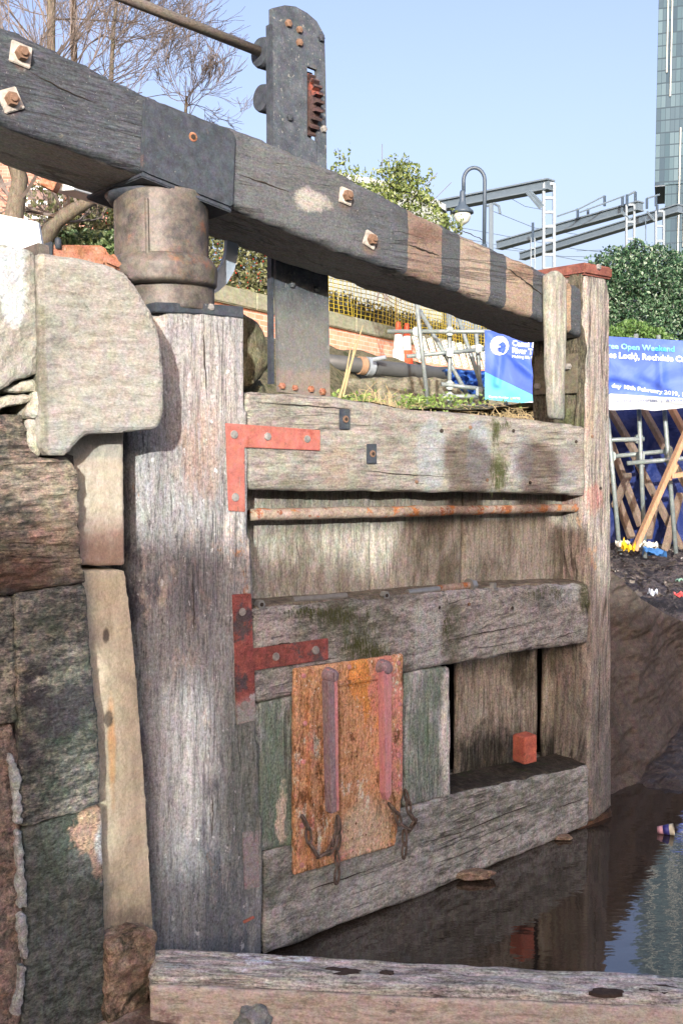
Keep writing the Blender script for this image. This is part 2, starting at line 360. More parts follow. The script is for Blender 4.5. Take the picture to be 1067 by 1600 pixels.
M['batten']=surf('pale batten',[L(150,142,130),L(178,170,156),L(196,186,172)],'z',(60,4),blotch=[(L(140,140,132),.55,.1,5)],bump=.6,contrast=.4,seed=22)
M['oldplate']=surf('drab plate',[L(110,100,86),L(128,118,100),L(140,130,112)],None,(60,3),bump=.3,contrast=.3,seed=23)
M['stone']=surf('pale sandstone',[L(196,183,168),L(212,200,186),L(218,208,196),L(206,193,178)],'x',(30,6),
   blotch=[(L(178,174,164),.57,.10,3),(L(216,194,176),.60,.08,4),(L(164,158,142),.64,.05,12)],
   marks=[mk('b',(60,440),(76,720),L(142,136,112),.7,.5,1.6,y=-.17),mk('b',(90,660),(260,700),L(206,207,206),.35,.5,1.0,y=-.17)],
   bump=.8,bdist=.008,contrast=.36,seed=24,gain=.76,fine=120,hue=.25)
M['stonewhite']=surf('white painted stone',[L(182,172,158),L(196,187,172),L(204,196,184),L(186,176,160)],None,(30,3),
   blotch=[(L(172,166,154),.54,.1,4),(L(212,186,164),.60,.08,5)],
   marks=[mk('b',(-90,370),(38,470),L(250,250,246),.97,.12,1.2,.05,y=-.14),mk('e',(0,440),(36,512),L(246,246,242),.95,.2,1.6,.1,y=-.14)],
   bump=.9,bdist=.010,contrast=.36,seed=25,gain=.82,hue=.25)
M['wallA']=surf('weathered wall stone upper',[L(70,66,62,1.),L(112,102,92,1.),L(158,140,124,1.),L(92,86,80,1.)],'x',(42,7),
   blotch=[(L(66,66,64,1.),.49,.10,3),(L(176,150,132,1.),.57,.07,6),(L(84,86,72,1.),.60,.06,5)],
   marks=[mk('e',(60,650),(140,900),L(178,158,138,1.),.4,.5,1.8,y=-.13),mk('e',(-30,870),(80,920),L(110,80,66,1.),.7,.5,2.0,y=-.13)],
   bump=1.,bdist=.014,contrast=.62,seed=26,gain=.78,cracks=.6)
M['wallB']=surf('dark algae wall stone',[L(56,57,56,1.3),L(82,82,79,1.3),L(128,122,112,1.3),L(68,70,66,1.3)],'x',(40,10),
   blotch=[(L(150,140,126,1.3),.565,.06,5),(L(58,66,58,1.3),.54,.12,2.4),(L(60,58,60,1.3),.54,.08,4)],
   bump=.9,bdist=.012,contrast=.7,seed=27,gain=.82)
M['wallC']=surf('green black wall stone',[L(48,52,50,1.2),L(62,66,62,1.2),L(82,84,80,1.2),L(54,58,54,1.2)],'x',(30,12),
   blotch=[(L(62,68,60,1.2),.5,.12,2.4),(L(76,78,80,1.2),.58,.08,5)],
   marks=[mk('e',(110,1262),(185,1330),L(160,132,112,1.2),.85,.15,2.2,.3,y=-.13),mk('e',(140,1300),(172,1375),L(150,124,108,1.2),.8,.15,2.2,.3,y=-.13),mk('e',(150,1285),(176,1350),L(172,174,178,1.2),.8,.3,1.4,y=-.13)],
   bump=.8,bdist=.012,contrast=.75,seed=28,gain=1.05,speck=[(L(190,170,140,1.2),30,.73)])
M['wallR']=surf('reddish broken stone',[L(72,66,62,1.2),L(98,88,82,1.2),L(128,108,98,1.2),L(84,78,74,1.2)],None,(60,3),
   blotch=[(L(144,108,94,1.2),.55,.08,4),(L(62,60,58,1.2),.53,.1,6)],bump=1.,bdist=.02,contrast=.75,seed=29)
M['mortar']=surf('grey mortar',[L(120,120,118,1.),L(150,150,148,1.),L(172,172,168,1.)],None,(60,3),bump=.7,contrast=.5,seed=30)
M['joint']=surf('dark joint',[L(50,46,42,1.),L(70,64,58,1.),L(84,76,66,1.)],None,(60,3),bump=.7,contrast=.5,seed=31)
M['quoinA']=surf('cream hollow quoin upper',[L(208,192,170),L(216,200,180),L(224,210,190)],'z',(20,6),
   blotch=[(L(214,176,156),.60,.1,3)],marks=[mk('b',(110,820),(210,900),L(190,142,126),.6,.5,1.6,y=-.05),mk('b',(100,660),(215,716),L(172,168,162),.6,.15,.4,y=-.05)],  # grey top band paints the shadow of the overhanging nose stone
   bump=.35,bdist=.005,contrast=.2,seed=32,hue=.15,speck=[(L(140,110,80),26,.74)])
M['quoinB']=surf('cream hollow quoin lower',[L(176,160,138,1.),L(190,174,150,1.),L(200,186,162,1.)],'z',(20,5),
   blotch=[(L(162,148,128,1.),.56,.1,3),(L(196,150,96,1.),.69,.06,3)],
   marks=[mk('b',(160,1420),(250,1480),L(96,88,78,1.),.8,.6,1.2,y=-.05),mk('e',(158,1100),(172,1230),L(204,144,84,1.),.6,.5,1.5,y=-.05),
          mk('e',(150,980),(162,1002),L(84,74,66,1.),.9,.3,1.8,y=-.05),mk('e',(152,1110),(168,1130),L(84,74,66,1.),.9,.3,2.,y=-.05)],
   bump=.4,bdist=.006,contrast=.24,seed=33,hue=.15,gain=1.1,speck=[(L(92,76,60,1.),24,.72)])
M['sill']=surf('worn sill timber',[L(98,92,88,1.),L(138,131,124,1.),L(170,163,156,1.),L(118,110,104,1.)],'x',(60,4),
   blotch=[(L(84,70,66,1.),.55,.08,4),(L(186,186,192,1.),.57,.08,4)],
   bump=1.,bdist=.010,contrast=.6,seed=34,gain=1.5,cracks=.8)
M['lump']=surf('broken brown stone',[L(96,78,64,1.3),L(124,104,88,1.3),L(156,136,118,1.3)],None,(60,3),blotch=[(L(66,62,50,1.),.52,.08,5)],bump=1.,bdist=.02,contrast=.6,seed=35)
M['mud']=surf('silt mud',[L(64,48,42,1.),L(84,64,56,1.),L(100,80,70,1.)],None,(50,3),blotch=[(L(52,46,46,1.),.52,.1,6)],bump=1.,bdist=.02,contrast=.5,seed=36,rough=.55)
M['slab']=surf('brown silt apron',[L(82,70,64,.8),L(98,86,78,.8),L(108,95,86,.8)],'x',(26,3),blotch=[(L(68,58,52,.8),.5,.14,1.2),(L(124,114,106,.8),.64,.05,8)],bump=.8,bdist=.012,contrast=.5,seed=37,
   speck=[(L(150,140,132,.8),40,.73)])
M['rubble']=surf('black rubble',[L(38,34,36,1.),L(64,58,60,1.),L(96,86,84,1.),L(50,46,48,1.)],None,(60,3),blotch=[(L(120,104,92,1.),.62,.04,14),(L(36,34,38,1.),.5,.1,3)],
   bump=1.,bdist=.05,contrast=.8,seed=38,fine=40,rough=.7,speck=[(L(200,190,180,1.),30,.72)])
M['bank']=surf('earth bank',[L(86,80,62),L(120,112,86),L(146,136,108),L(98,100,66)],None,(30,3),blotch=[(L(84,96,54),.54,.1,4)],bump=1,bdist=.05,contrast=.6,seed=39)
M['mossstone']=surf('lichen stone',[L(92,84,66),L(130,120,92),L(158,146,118),L(110,104,78)],'z',(30,6),
   blotch=[(L(140,146,90),.56,.06,10),(L(92,84,76),.5,.1,4),(L(186,190,170),.64,.04,16)],bump=1,bdist=.015,contrast=.5,seed=40)
M['pier']=surf('old pier stone',[L(112,104,88),L(146,138,118),L(164,156,136)],'x',(20,6),blotch=[(L(98,94,78),.52,.1,4),(L(120,126,84),.58,.06,5)],bump=.8,bdist=.02,contrast=.45,seed=41)
M['toe']=surf('dark rotten foot',[L(60,46,38,1.),L(84,62,48,1.),L(110,78,56,1.)],None,(60,3),blotch=[(L(44,38,34,1.),.5,.1,8)],bump=1,contrast=.6,seed=64)
M['rod']=surf('scaly rod',[L(150,128,112),L(172,150,134),L(190,168,152)],None,(60,3),blotch=[(L(190,118,72),.53,.06,14),(L(150,92,66),.58,.05,22)],bump=.8,bdist=.004,contrast=.45,seed=65)
# ================================================================ the lock gate
gate=empty('lock_gate',GO,GA,'weathered grey oak lock gate with black balance beam and red corner straps','lock gate')
def gprism(name,pts,y0,y1,mat,parent=gate,voxel=.012,amp=.003,scale=(8,30,60),bev=.006,seed=0,amp2=0,scale2=5,root=False,**kw):
    o=MB().prism(gate_poly(pts,y0),y0,y1).build(name,M[mat],parent,bevel=bev,**kw)
    if voxel: weather(o,voxel,amp,scale,seed,amp2,scale2)
    if root: o.parent=None; o.location=GO; o.rotation_euler=(0,0,GA)
    return o
# heel post, front left arris rounded into the quoin
def lerp_tab(tab,v):
    for (a,x0),(b,x1) in zip(tab,tab[1:]):
        if v<=b: return x0+(x1-x0)*(v-a)/(b-a)
    return tab[-1][1]
lt=[(484,248),(560,232),(690,205),(900,211),(1150,222),(1350,232),(1515,241)]
rt=[(496,382),(612,384),(700,387),(900,393),(1100,400),(1300,409),(1445,412),(1600,414)]
mbp=MB(); secs=[]
for i in range(40):
    t=i/39
    xl,zl=G(lerp_tab(lt,484+(1600-484)*t),484+(1600-484)*t); xr,zr=G(lerp_tab(rt,496+(1560-496)*t),496+(1560-496)*t); zl=zr
    if t<.9: zr=zl=(zl+zr)/2 if False else zr
    secs.append((xl,xr,zl if t>.9 else zr))
vs=[];n=7
for xl,xr,z in secs: vs+=[(xr,0,z),(xl+.055,0,z),(xl+.03,.006,z),(xl+.012,.02,z),(xl,.05,z),(xl,.28,z),(xr,.28,z)]
fs=[(i*n+k,i*n+(k+1)%n,(i+1)*n+(k+1)%n,(i+1)*n+k) for i in range(39) for k in range(n)]+[tuple(range(n)),tuple(39*n+k for k in range(n))]
heel=MB().add(vs,fs).build('heel_post',M['heel'],gate)
weather(heel,.011,.006,(45,30,4),1,.004,6)
top_rail=gprism('top_rail',[(386,612),(520,620),(650,640),(750,648),(915,665),(915,774),(780,770),(650,769),(520,766),(389,765)],.002,.16,'rail_top',seed=2,amp=.005)
midr=gprism('middle_rail',[(396,950),(550,938),(700,925),(820,915),(921,912),(921,1004),(800,1022),(632,1053),(500,1080),(398,1100)],.001,.17,'rail_mid',seed=3,amp=.007,scale=(10,30,50))
lowr=gprism('bottom_rail',[(413,1333),(460,1321),(632,1264),(706,1243),(800,1222),(921,1196),(921,1289),(850,1323),(773,1352),(600,1422),(443,1484),(414,1497)],.003,.26,'rail_low',seed=4,amp=.006,amp2=.004)
# boards
for i,(a,b,zt) in enumerate(((398,464,0),(466,628,0),(632,705,0))):
    gprism('board',[(a,1100 if a<400 else 1085 if a<500 else 1048),(b,1085 if b<500 else 1050 if b<640 else 1042),(b,1322 if b<500 else 1266 if b<640 else 1244),(a,1334 if a<400 else 1320 if a<500 else 1262)],.006,.05,'board',seed=5+i,amp=.006,scale=(50,30,5))
xa,za=gx(640,1150),0; 
for i,(a,b) in enumerate(((714,841),(850,868),(873,935))):
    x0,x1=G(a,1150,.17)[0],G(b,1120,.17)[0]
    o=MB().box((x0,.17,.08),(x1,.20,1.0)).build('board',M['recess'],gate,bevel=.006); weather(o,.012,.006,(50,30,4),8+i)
xr_=gx(921,900)
MB().box((.02,.256,.05),(1.84,.275,1.55)).build('gap_shade_sheet',plain('black gap shade',L(24,22,20),.9,0,.3,20),gate)  # dark sheet added behind the boards so their gaps read as shade
zt=[gz(390,1000)]
x=G(383,850,.12)[0]; k=0
widths=[.52,.46,.55,.5]
while x<xr_+.02:
    w_=widths[k%4]; o=MB().box((x,.12+.001*(k%2),.95),(min(x+w_-.0005,xr_+.03),.16,1.50)).build('panel_board',M['panel'],gate,bevel=.003)
    weather(o,.012,.003,(50,30,4),20+k); x+=w_; k+=1
# mitre post
mitre=gprism('mitre_post',[(912,424),(947,428),(954,462),(955,700),(956,900),(957,1262),(939,1277),(921,1289),(919,1000),(916,775),(914,665)],0,.25,'mitre',seed=9,amp=.004,scale=(45,30,4),bev=.012)
side=MB(); xs=gx(914,560)
side.box((xs-.020,.005,1.60),(xs+.01,.246,2.24)); side=side.build('side_board',M['mossy'],gate,bevel=.006); weather(side,.01,.010,(50,50,6),12,.006,14)
toe=gprism('post_toe',[(903,1290),(921,1282),(957,1262),(957,1290),(932,1310),(903,1302)],.012,.2,'toe',seed=10,amp=.006)
c0=gx(912,424); c1=gx(952,424)
cap=MB().box((c0-.012,-.012,gz(930,428)-.012),(c1+.006,.30,gz(930,428)+.035)).build('post_cap',M['redcap'],mitre,bevel=.008)
MB().lathe((gx(930,416),-.016,gz(930,418)),[(.001,-.006),(.010,-.004),(.012,.006)],10,'y').build('nail',M['boltgrey'],cap)
MB().box((c1-.005,.05,2.05),(c1+.004,.2,2.19)).build('side_strap',M['blackiron'],mitre)
b_=gprism('batten',[(860,428),(872,421),(886,434),(886,560),(883,656),(868,654),(862,560)],-.045,.0,'batten',voxel=.008,seed=13,amp=.004,scale=(50,30,6))
pz0,pz1=gz(870,612),gz(870,548)
pl=MB().box((xs-.034,.015,pz0),(xs-.024,.225,pz1)).build('side_plate',M['oldplate'],gate,bevel=.002)
for yy,zz in((.20,pz0+.035),(.05,pz1-.05)):
    MB().lathe((xs-.04,yy,zz),[(.012,-.014),(.013,.004)],6,'x').build('bolt',M['boltgrey'],pl)
# split twig and chain-saw marks stay in the post; red strap remnants below
def flat(name,pts,mat,y=0.,t=.005,parent=gate,**kw): return MB().prism(gate_poly(pts,y),y-t,y+.002).build(name,M[mat],parent,bevel=.0015,**kw)
def bolt(px,py,y,parent,r=.011,mat='boltgrey',name='bolt',h=.008,n=12):
    p=GP(px,py,y); r*=random.uniform(.86,1.1)
    if name=='bolt' and n==12: h*=random.uniform(.35,.8); n=random.choice((7,9,11))
    return MB().lathe(p,[(r*.3,-h),(r*.9,-h*.8),(r,0),(r,.004)],n,'y').build(name,M[mat],parent)
s1=flat('corner_strap',[(352,661),(499,672),(499,704),(381,699),(382,800),(357,798)],'redtop',label='bright red upper corner strap')
for q in((366,679),(418,682),(480,686),(368,777)): bolt(*q,-.005,s1,.013)
s2=flat('corner_strap',[(362,929),(391,927),(394,1013),(511,997),(511,1030),(396,1047),(398,1125),(369,1132)],'redmid',t=.007,label='dark worn red middle corner strap')
for q in((379,956),(431,1026),(493,1016),(382,1102)): bolt(*q,-.007,s2,.013)
s3=flat('corner_strap',[(379,1301),(403,1296),(405,1385),(382,1390)],'redlow',t=.003,label='faded lower strap nearly worn away'); bolt(392,1327,-.003,s3,.011)
flat('paint_scrap',[(379,1439),(396,1431),(398,1434),(381,1443)],'redtop',t=.004)
# square sockets in the top rail
for (a,b) in((538,655),(580,709)):
    x,z=G(a,b); q=MB().box((x-.020,-.006,z-.032),(x+.020,.004,z+.032)).build('socket_plate',M['blackiron'],top_rail,bevel=.002)
    MB().lathe((x,-.007,z),[(.011,-.002),(.012,.003)],14,'y').build('socket_hole',M['nutrust'],q); 
    MB().lathe((x,-.0095,z),[(.006,-.001),(.006,.003)],10,'y').build('socket_hole',M['darkhole'],q)
for (a,b,pp) in((690,673,top_rail),(735,668,top_rail),(802,673,top_rail),(761,750,top_rail),(828,754,top_rail),(651,753,top_rail),(900,690,top_rail),
      (686,949,midr),(733,944,midr),(800,950,midr),(938,763,mitre),(925,682,mitre)):
    bolt(a,b,-.001,pp,.007,'nutrust' if a%2 else 'darkhole','nail_hole',.003,8)
# long rusty rod across the upper recess
p0=GP(391,804,.055); p1=GP(884,795,.055); p1.x=xr_
pts=[p0.lerp(p1,i/40)+Vector((0,random.uniform(-.001,.001),random.uniform(-.0012,.0012))) for i in range(41)]
MB().tube(pts,[.0155+random.uniform(0,.0025)+(0.002 if i<22 else 0) for i in range(41)],12).build('tie_rod',M['rod'],gate,smooth=True)
# rusted paddle frame
fr=gprism('paddle_frame',[(461,1045),(545,1034),(631,1022),(630,1240),(618,1322),(540,1345),(461,1368)],-.016,.004,'sheet',voxel=.006,amp=.0022,scale=(40,40,40),seed=14,bev=.002)
def gbox(name,pts,y0,y1,mat,parent,bev=.002,**kw): return MB().prism(gate_poly(pts,y0),y0,y1).build(name,M[mat],parent,bevel=bev,**kw)
gbox('ridge',[(484,1076),(490,1074),(493,1352),(487,1355)],-.034,-.012,'sheet',fr)
gbox('ridge',[(529,1066),(597,1054),(597,1060),(529,1072)],-.026,-.012,'sheet',fr)
gbox('raised_panel',[(531,1074),(596,1062),(603,1240),(600,1300),(532,1318)],-.022,-.012,'sheet',fr)
b1=gbox('guide_bar',[(513,1066),(523,1062),(527,1268),(518,1272)],-.050,-.016,'purplebar',fr,label='dark worn guide bar')
gbox('bar_face',[(523,1062),(528,1062),(530,1266),(526,1268)],-.052,-.018,'pinkbar',b1)
b2=gbox('guide_bar',[(599,1048),(612,1044),(612,1240),(606,1252),(602,1240)],-.050,-.016,'pinkbar',fr,label='pink guide bar')
for (a,b,r) in((516,1055,.022),(600,1043,.024)):
    p=GP(a,b,-.03); o=MB().lathe(p,[(r*.55,-.026),(r*.7,-.024),(r,-.010),(r*1.1,.014)],20,'y').build('boss',M['purplebar'],fr)
    gbox('lug',[(a-2,b-9),(a+12,b-7),(a+15,b),(a+10,b+8),(a-2,b+8)],-.040,-.014,'pinkbar',o)
for q in((474,1056),(476,1130),(474,1190),(471,1290),(471,1352),(622,1036),(624,1100),(622,1180),(624,1225),(545,1042)):
    bolt(*q,-.016,fr,.009,'pinkbar','rivet',.006,10)
# ---- post head: collar stack under the beam
cy=.115; cx,_=G(253,350,cy); r0=abs(G(322,350,cy)[0]-G(183,350,cy)[0])/2*.92
hd=empty('post_head',(0,0,0)); hd.parent=gate
zb=lambda py: G(253,py,0)[1]
sl=MB().lathe((cx,cy,0),[(r0,zb(402)),(r0,zb(330)),(r0*1.0,zb(288))],48).build('sleeve',M['collar'],hd,smooth=False)
weather(sl,.006,.0006,(60,60,60),15)
MB().tube([(cx-r0*.74,cy-r0*.69,zb(396)),(cx-r0*.75,cy-r0*.69,zb(310))],.006,8).build('weld_seam',M['collar'],sl)
cl=MB().lathe((cx+.004,cy,0),[(r0*1.02,zb(440)),(r0*1.14,zb(436)),(r0*1.16,zb(408)),(r0*1.04,zb(392)),(r0*.98,zb(391))],48).build('flared_collar',M['collar'],hd)
weather(cl,.006,.0012,(60,60,60),16)
nk=MB().lathe((cx+.02,cy+.005,0),[(r0*1.0,zb(478)),(r0*1.0,zb(436))],48).build('neck_ring',M['collar'],hd); weather(nk,.006,.0008,(60,60,60),17)
bandpoly=[(243,472),(320,474),(381,479),(381,497),(320,491),(243,487)]
bd=MB().prism(gate_poly(bandpoly,-.006),-.006,.20).build('post_band',M['blackiron'],heel,bevel=.002)
bolt(330,480,-.006,bd,.010)
# curved iron behind the neck
oc=[(373,372),(372,400),(366,424),(355,443),(342,455),(326,463)]; ic=[(355,370),(354,394),(349,410),(341,423),(332,432),(322,440)]
MB().prism(gate_poly(oc+ic[::-1],.26),.26,.275).build('curved_hoop',plain('pale blue iron',L(196,206,222),.6,.1,.3,30),gate)
# ---- balance beam
tp=[(0,38),(120,89),(225,145),(370,200),(520,263),(667,339),(760,383),(856,425),(876,434),(912,450)]
bt=[(912,530),(876,514),(854,505),(750,466),(667,438),(537,394),(440,356),(364,326),(219,270),(100,228),(0,191)]
P=gate_poly(tp+bt); (xa,za),(xb,zb_)=P[0],P[-1]
sa=(P[1][1]-P[0][1])/(P[1][0]-P[0][0])
ext=-2.2
P=[(ext,za+(ext-xa)*-.10)]+P+[(ext,zb_+(ext-xb)*-.10)]
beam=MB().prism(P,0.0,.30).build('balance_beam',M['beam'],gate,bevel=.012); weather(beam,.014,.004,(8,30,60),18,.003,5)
sp=[(226,152),(262,166),(300,180),(364,203),(370,214),(366,322),(360,326),(300,302),(232,275),(221,269)]
Psp=gate_poly(sp,-.01)
strap=MB().prism(Psp,-.012,.004).build('beam_plate',M['blackiron'],beam,bevel=.006)
(x0,z0)=G(221,269,-.01); (x1,z1)=G(362,326,-.01)
MB().add([(x0,-.012,z0),(x1,-.012,z1),(x1,.31,z1),(x0,.31,z0),(x0,-.012,z0-.012),(x1,-.012,z1-.012),(x1,.31,z1-.012),(x0,.31,z0-.012)],
   [(0,1,2,3),(7,6,5,4),(0,4,5,1),(1,5,6,2),(2,6,7,3),(3,7,4,0)]).build('under_plate',M['blackiron'],strap,bevel=.003)
gus=MB().lathe((cx,cy+.02,0),[(r0*1.0,zb(302)),(r0*1.05,zb(296)),(r0*1.12,zb(290))],40).build('gusset',M['blackiron'],strap,smooth=True)
bolt(302,214,-.012,strap,.013,'rust','bolt_hole',.003); bolt(302,214,-.014,strap,.007,'darkhole','bolt_hole',.003)
def washer_bolt(px,py,rot,s=.028):
    x,z=G(px,py); ca,sa_=math.cos(rot),math.sin(rot)
    pl=[(x+ca*a*s-sa_*b*s,z+sa_*a*s+ca*b*s) for a,b in((-1,-1),(1,-1),(1,1),(-1,1))]
    wa=MB().prism(pl,-.008,.002).build('washer_plate',M['washer'],beam,bevel=.002)
    nu=MB().lathe((x,-.008,z),[(.016,-.016),(.0175,-.012),(.0175,.001)],6,'y').build('nut',M['nutrust'],wa)
    MB().lathe((x,-.022,z),[(.008,-.008),(.010,0)],12,'y').build('bolt_end',M['nutrust'],wa)
washer_bolt(32,86,-.15,.026); washer_bolt(16,157,.45,.026); washer_bolt(539,307,-.15,.024); washer_bolt(577,375,-.35,.024)
# ---- paddle post standing behind the beam
yb=.315; yt=yb+.014
pp=empty('paddle_post',(0,0,0)); pp.parent=gate
def gp(pts): return gate_poly(pts,yb)
pm=MB()
pm.prism(gp([(424,13),(445,8),(462,10),(480,20),(480,618),(436,612),(431,400),(425,200)]),yb,yt)
pm.prism(gp([(495,33),(507,55),(509,120),(511,300),(516,622),(497,620)]),yb,yt)
pm.prism(gp([(480,20),(495,33),(495,109),(480,103)]),yb,yt)
pm.prism(gp([(480,213),(495,222),(497,620),(480,618)]),yb,yt)
fp=pm.build('front_plate',M['plate'],pp)
# back plate has the same slot
d=.022
MB().box((G(424,200,yb)[0]-.004,yb-.002,G(430,600,yb)[1]),(G(424,200,yb)[0]+.006,yb+d,G(430,40,yb)[1])).build('side_flange',M['blackiron'],pp)
for q,mt in(((450,37),'nutrust'),((467,47),'nutrust'),((467,67),'nutrust'),((501,60),'blackiron'),((452,184),'blackiron'),((505,202),'boltgrey'),((455,445),'plate'),((494,452),'plate'),
            ((440,603),'rust'),((460,606),'rust'),((485,608),'rust'),((503,612),'rust')):
    bolt(*q,yb,fp,.0125,mt,'bolt',.012,6)
gxx=G(489,160,yb)[0]; gz_=G(489,163,yb)[1]
def gear(xc,yc,zc,r,w,nt,name,parent,mat):
    m=MB(); vs=[]; pr=[]
    for k in range(nt):
        a=2*math.pi*k/nt; h=math.pi/nt
        pr+=[(r*.86,a-h*.95),(r*.86,a-h*.45),(r,a-h*.3),(r,a+h*.3),(r*.86,a+h*.45)]
    poly=[(q*math.cos(a),q*math.sin(a)) for q,a in pr]; n=len(poly)
    vs=[(xc-w/2,yc+a,zc+b) for a,b in poly]+[(xc+w/2,yc+a,zc+b) for a,b in poly]
    fs=[tuple(range(n)),tuple(range(2*n-1,n-1,-1))]+[(i,(i+1)%n,(i+1)%n+n,i+n) for i in range(n)]
    return m.add(vs,fs).build(name,mat,parent)
M['gear']=surf('rusty gear iron',[L(76,62,62),L(98,76,74),L(116,88,84)],None,(50,3),blotch=[(L(180,100,84),.56,.06,8),(L(196,150,110),.62,.04,14)],bump=.4,contrast=.4,seed=44)
gw=gear(G(490,160,yb)[0],yb+.098,gz_,.135,.034,30,'gear_wheel',pp,M['gear'])
bx,bz=G(417,85,yb+.06)
MB().lathe((bx-.02,yb+.06,bz),[(.045,-.012),(.05,.0),(.05,.03)],24,'x').build('boss',M['blackiron'],pp)
bx2,bz2=G(419,156,yb+.06)
MB().lathe((bx2-.02,yb+.06,bz2),[(.042,-.012),(.046,.0),(.046,.03)],24,'x').build('boss',M['blackiron'],pp)
qa=GP(414,84,yb+.06); qb=GP(190,-5,yb+.06); qc=qb+(qb-qa)*1.0
MB().tube([qa,qb,qc],.0165,14).build('drive_shaft',surf('grimy shaft steel',[L(120,108,98),L(150,136,122),L(110,98,90)],'x',(50,4),bump=.3,contrast=.4,seed=45,rough=.5),pp,smooth=True)
def split(pts,parent,y=0,r=.0022,mat='darkhole'):
    P=[]
    for a,b in zip(pts,pts[1:]):
        for k in range(8): t=k/8; P.append(GP(a[0]+(b[0]-a[0])*t+random.uniform(-.8,.8),a[1]+(b[1]-a[1])*t+random.uniform(-.8,.8),y))
    n=len(P); MB().tube(P,[max(.0004,r*math.sin(math.pi*(i+.5)/n)*random.uniform(.6,1.3)) for i in range(n)],5).build('split',M[mat],parent)
split([(789,417),(812,434),(836,452),(857,468)],beam,-.001,.0035); split([(638,382),(660,390),(690,401)],beam,-.001,.003); split([(372,272),(420,288),(468,306)],beam,-.001,.002)
split([(40,108),(100,140),(160,165)],beam,-.001,.0016); split([(700,352),(740,368),(764,380)],beam,-.001,.0018)
split([(317,500),(320,560),(324,640)],heel,-.002,.002); split([(300,880),(304,960),(303,1010)],heel,-.002,.0015)
split([(330,1220),(333,1270),(330,1320)],heel,-.002,.0015)
split([(400,628),(480,634),(560,640)],top_rail,0,.0018); split([(560,735),(640,742),(700,744)],top_rail,0,.0018)
split([(420,1010),(440,1006),(470,1004)],midr,-.001,.002); split([(700,1000),(760,988),(830,975)],midr,-.002,.002); split([(860,1000),(905,985)],midr,-.002,.002)
split([(650,1320),(720,1300),(800,1268),(880,1240)],lowr,-.001,.002); split([(470,1395),(540,1372),(600,1350)],lowr,-.001,.002); split([(870,1262),(920,1246)],lowr,-.001,.0018)
split([(940,480),(938,560),(941,640)],mitre,-.001,.002); split([(933,1000),(936,1090),(934,1190)],mitre,-.001,.0018)
# bits of moss on rails
moss_m=plain('moss',L(96,100,58),.9,0,.5,60)
def moss(spots,parent,y=0):
    m=MB()
    for (a,b,ra,rb,n) in spots:
        for _ in range(n):
            p=GP(a+random.gauss(0,ra),b+random.gauss(0,rb),y-.004); l=random.uniform(.012,.035); dx=random.uniform(-.008,.008)
            m.add([p+Vector((-.0012,0,0)),p+Vector((.0012,0,0)),p+Vector((dx,-random.uniform(.001,.006),-l))],[(0,1,2)])
    m.build('moss',moss_m,parent,fix=False,kind='stuff')
moss([(779,735,7,14,160),(774,672,4,12,40),(782,660,6,5,30)],top_rail)
moss([(525,960,22,8,150),(560,1000,12,12,160),(590,1018,14,8,160),(480,952,14,4,60),(838,925,7,6,40),(870,925,6,5,40),(915,945,6,8,50),(700,975,4,15,40)],midr)
# ---------------------------------------------------------------- loose things lying on the gate
def loose(px,py,y): return g2w(*((lambda q:(q[0],y,q[1]))(G(px,py,y))))
led=lambda px: None
steel=plain('bright steel',L(196,194,190,.6),.4,.6,.25,50); oldsteel=plain('dull steel rod',L(150,146,140,.7),.6,.3,.4,40)
def rod(name,a,b,y,r,mat,label,cat,group=None,extra=None):
    A=loose(*a,y);B=loose(*b,y); root=empty(name,A,0,label,cat,group)
    t=MB().tube([Vector((0,0,0)),B-A],r,12).build('shank',mat,root,smooth=False)
    if extra: extra(root,A,B)
    return root
rod('steel_rod',(457,938),(540,931),.035,.011,oldsteel,'dull grey steel rod lying on the left part of the middle rail ledge','rod')
def ex(root,A,B):
    d=(B-A); dn=d.normalized()
    MB().tube([d*.46,d*.98],.0135,12).build('rusty_sleeve',M['rod'],root)
    MB().tube([d*.94-dn*.004,d*.94+dn*.006],.026,20).build('washer',steel,root)
    MB().tube([d*.97,d*.97+dn*.02],.019,6).build('nut',steel,root)
rod('long_bolt',(636,926),(738,914),.03,.0115,steel,'long bolt with rusty sleeve, washer and nut on the middle rail ledge','bolt',extra=ex)
def nut(px,py,y,label,r=.014,upright=True,wash=False,tilt=0):
    P=loose(px,py,y); root=empty('hex_nut',P,GA+tilt,label,'nut','nuts lying on the middle rail')
    a=[(r*.5,-.010),(r*1.0,-.010),(r*1.0,.010),(r*.5,.010)]
    MB().lathe((0,0,0),a,6,'y' if upright else 'z').build('nut_body',steel,root)
    if upright: MB().lathe((0,-.0105,0),[(r*.45,-.001),(r*.45,.002)],10,'y').build('thread_hole',M['darkhole'],root)
    if wash: MB().lathe((0,0,-.014),[(r*1.7,-.002),(r*1.7,.002)],20).build('washer',steel,root)
nut(406,944,.012,'pale nut at the left end of the middle rail ledge beside the heel post')
nut(601,930,.015,'nut standing on the ledge between the dull rod and the long bolt')
nut(769,915,.02,'nut sitting on a washer right of the long bolt',.014,False,True)
M['dirt']=surf('wet ledge dirt',[L(34,32,28,1.),L(52,48,42,1.),L(74,66,56,1.)],None,(60,3),blotch=[(L(50,58,38,1.),.54,.08,8)],bump=1,bdist=.01,contrast=.6,seed=61)
M['dirt2']=surf('dry ledge dirt',[L(96,88,78),L(130,118,104),L(160,146,128)],None,(60,3),bump=1,bdist=.008,contrast=.6,seed=62)
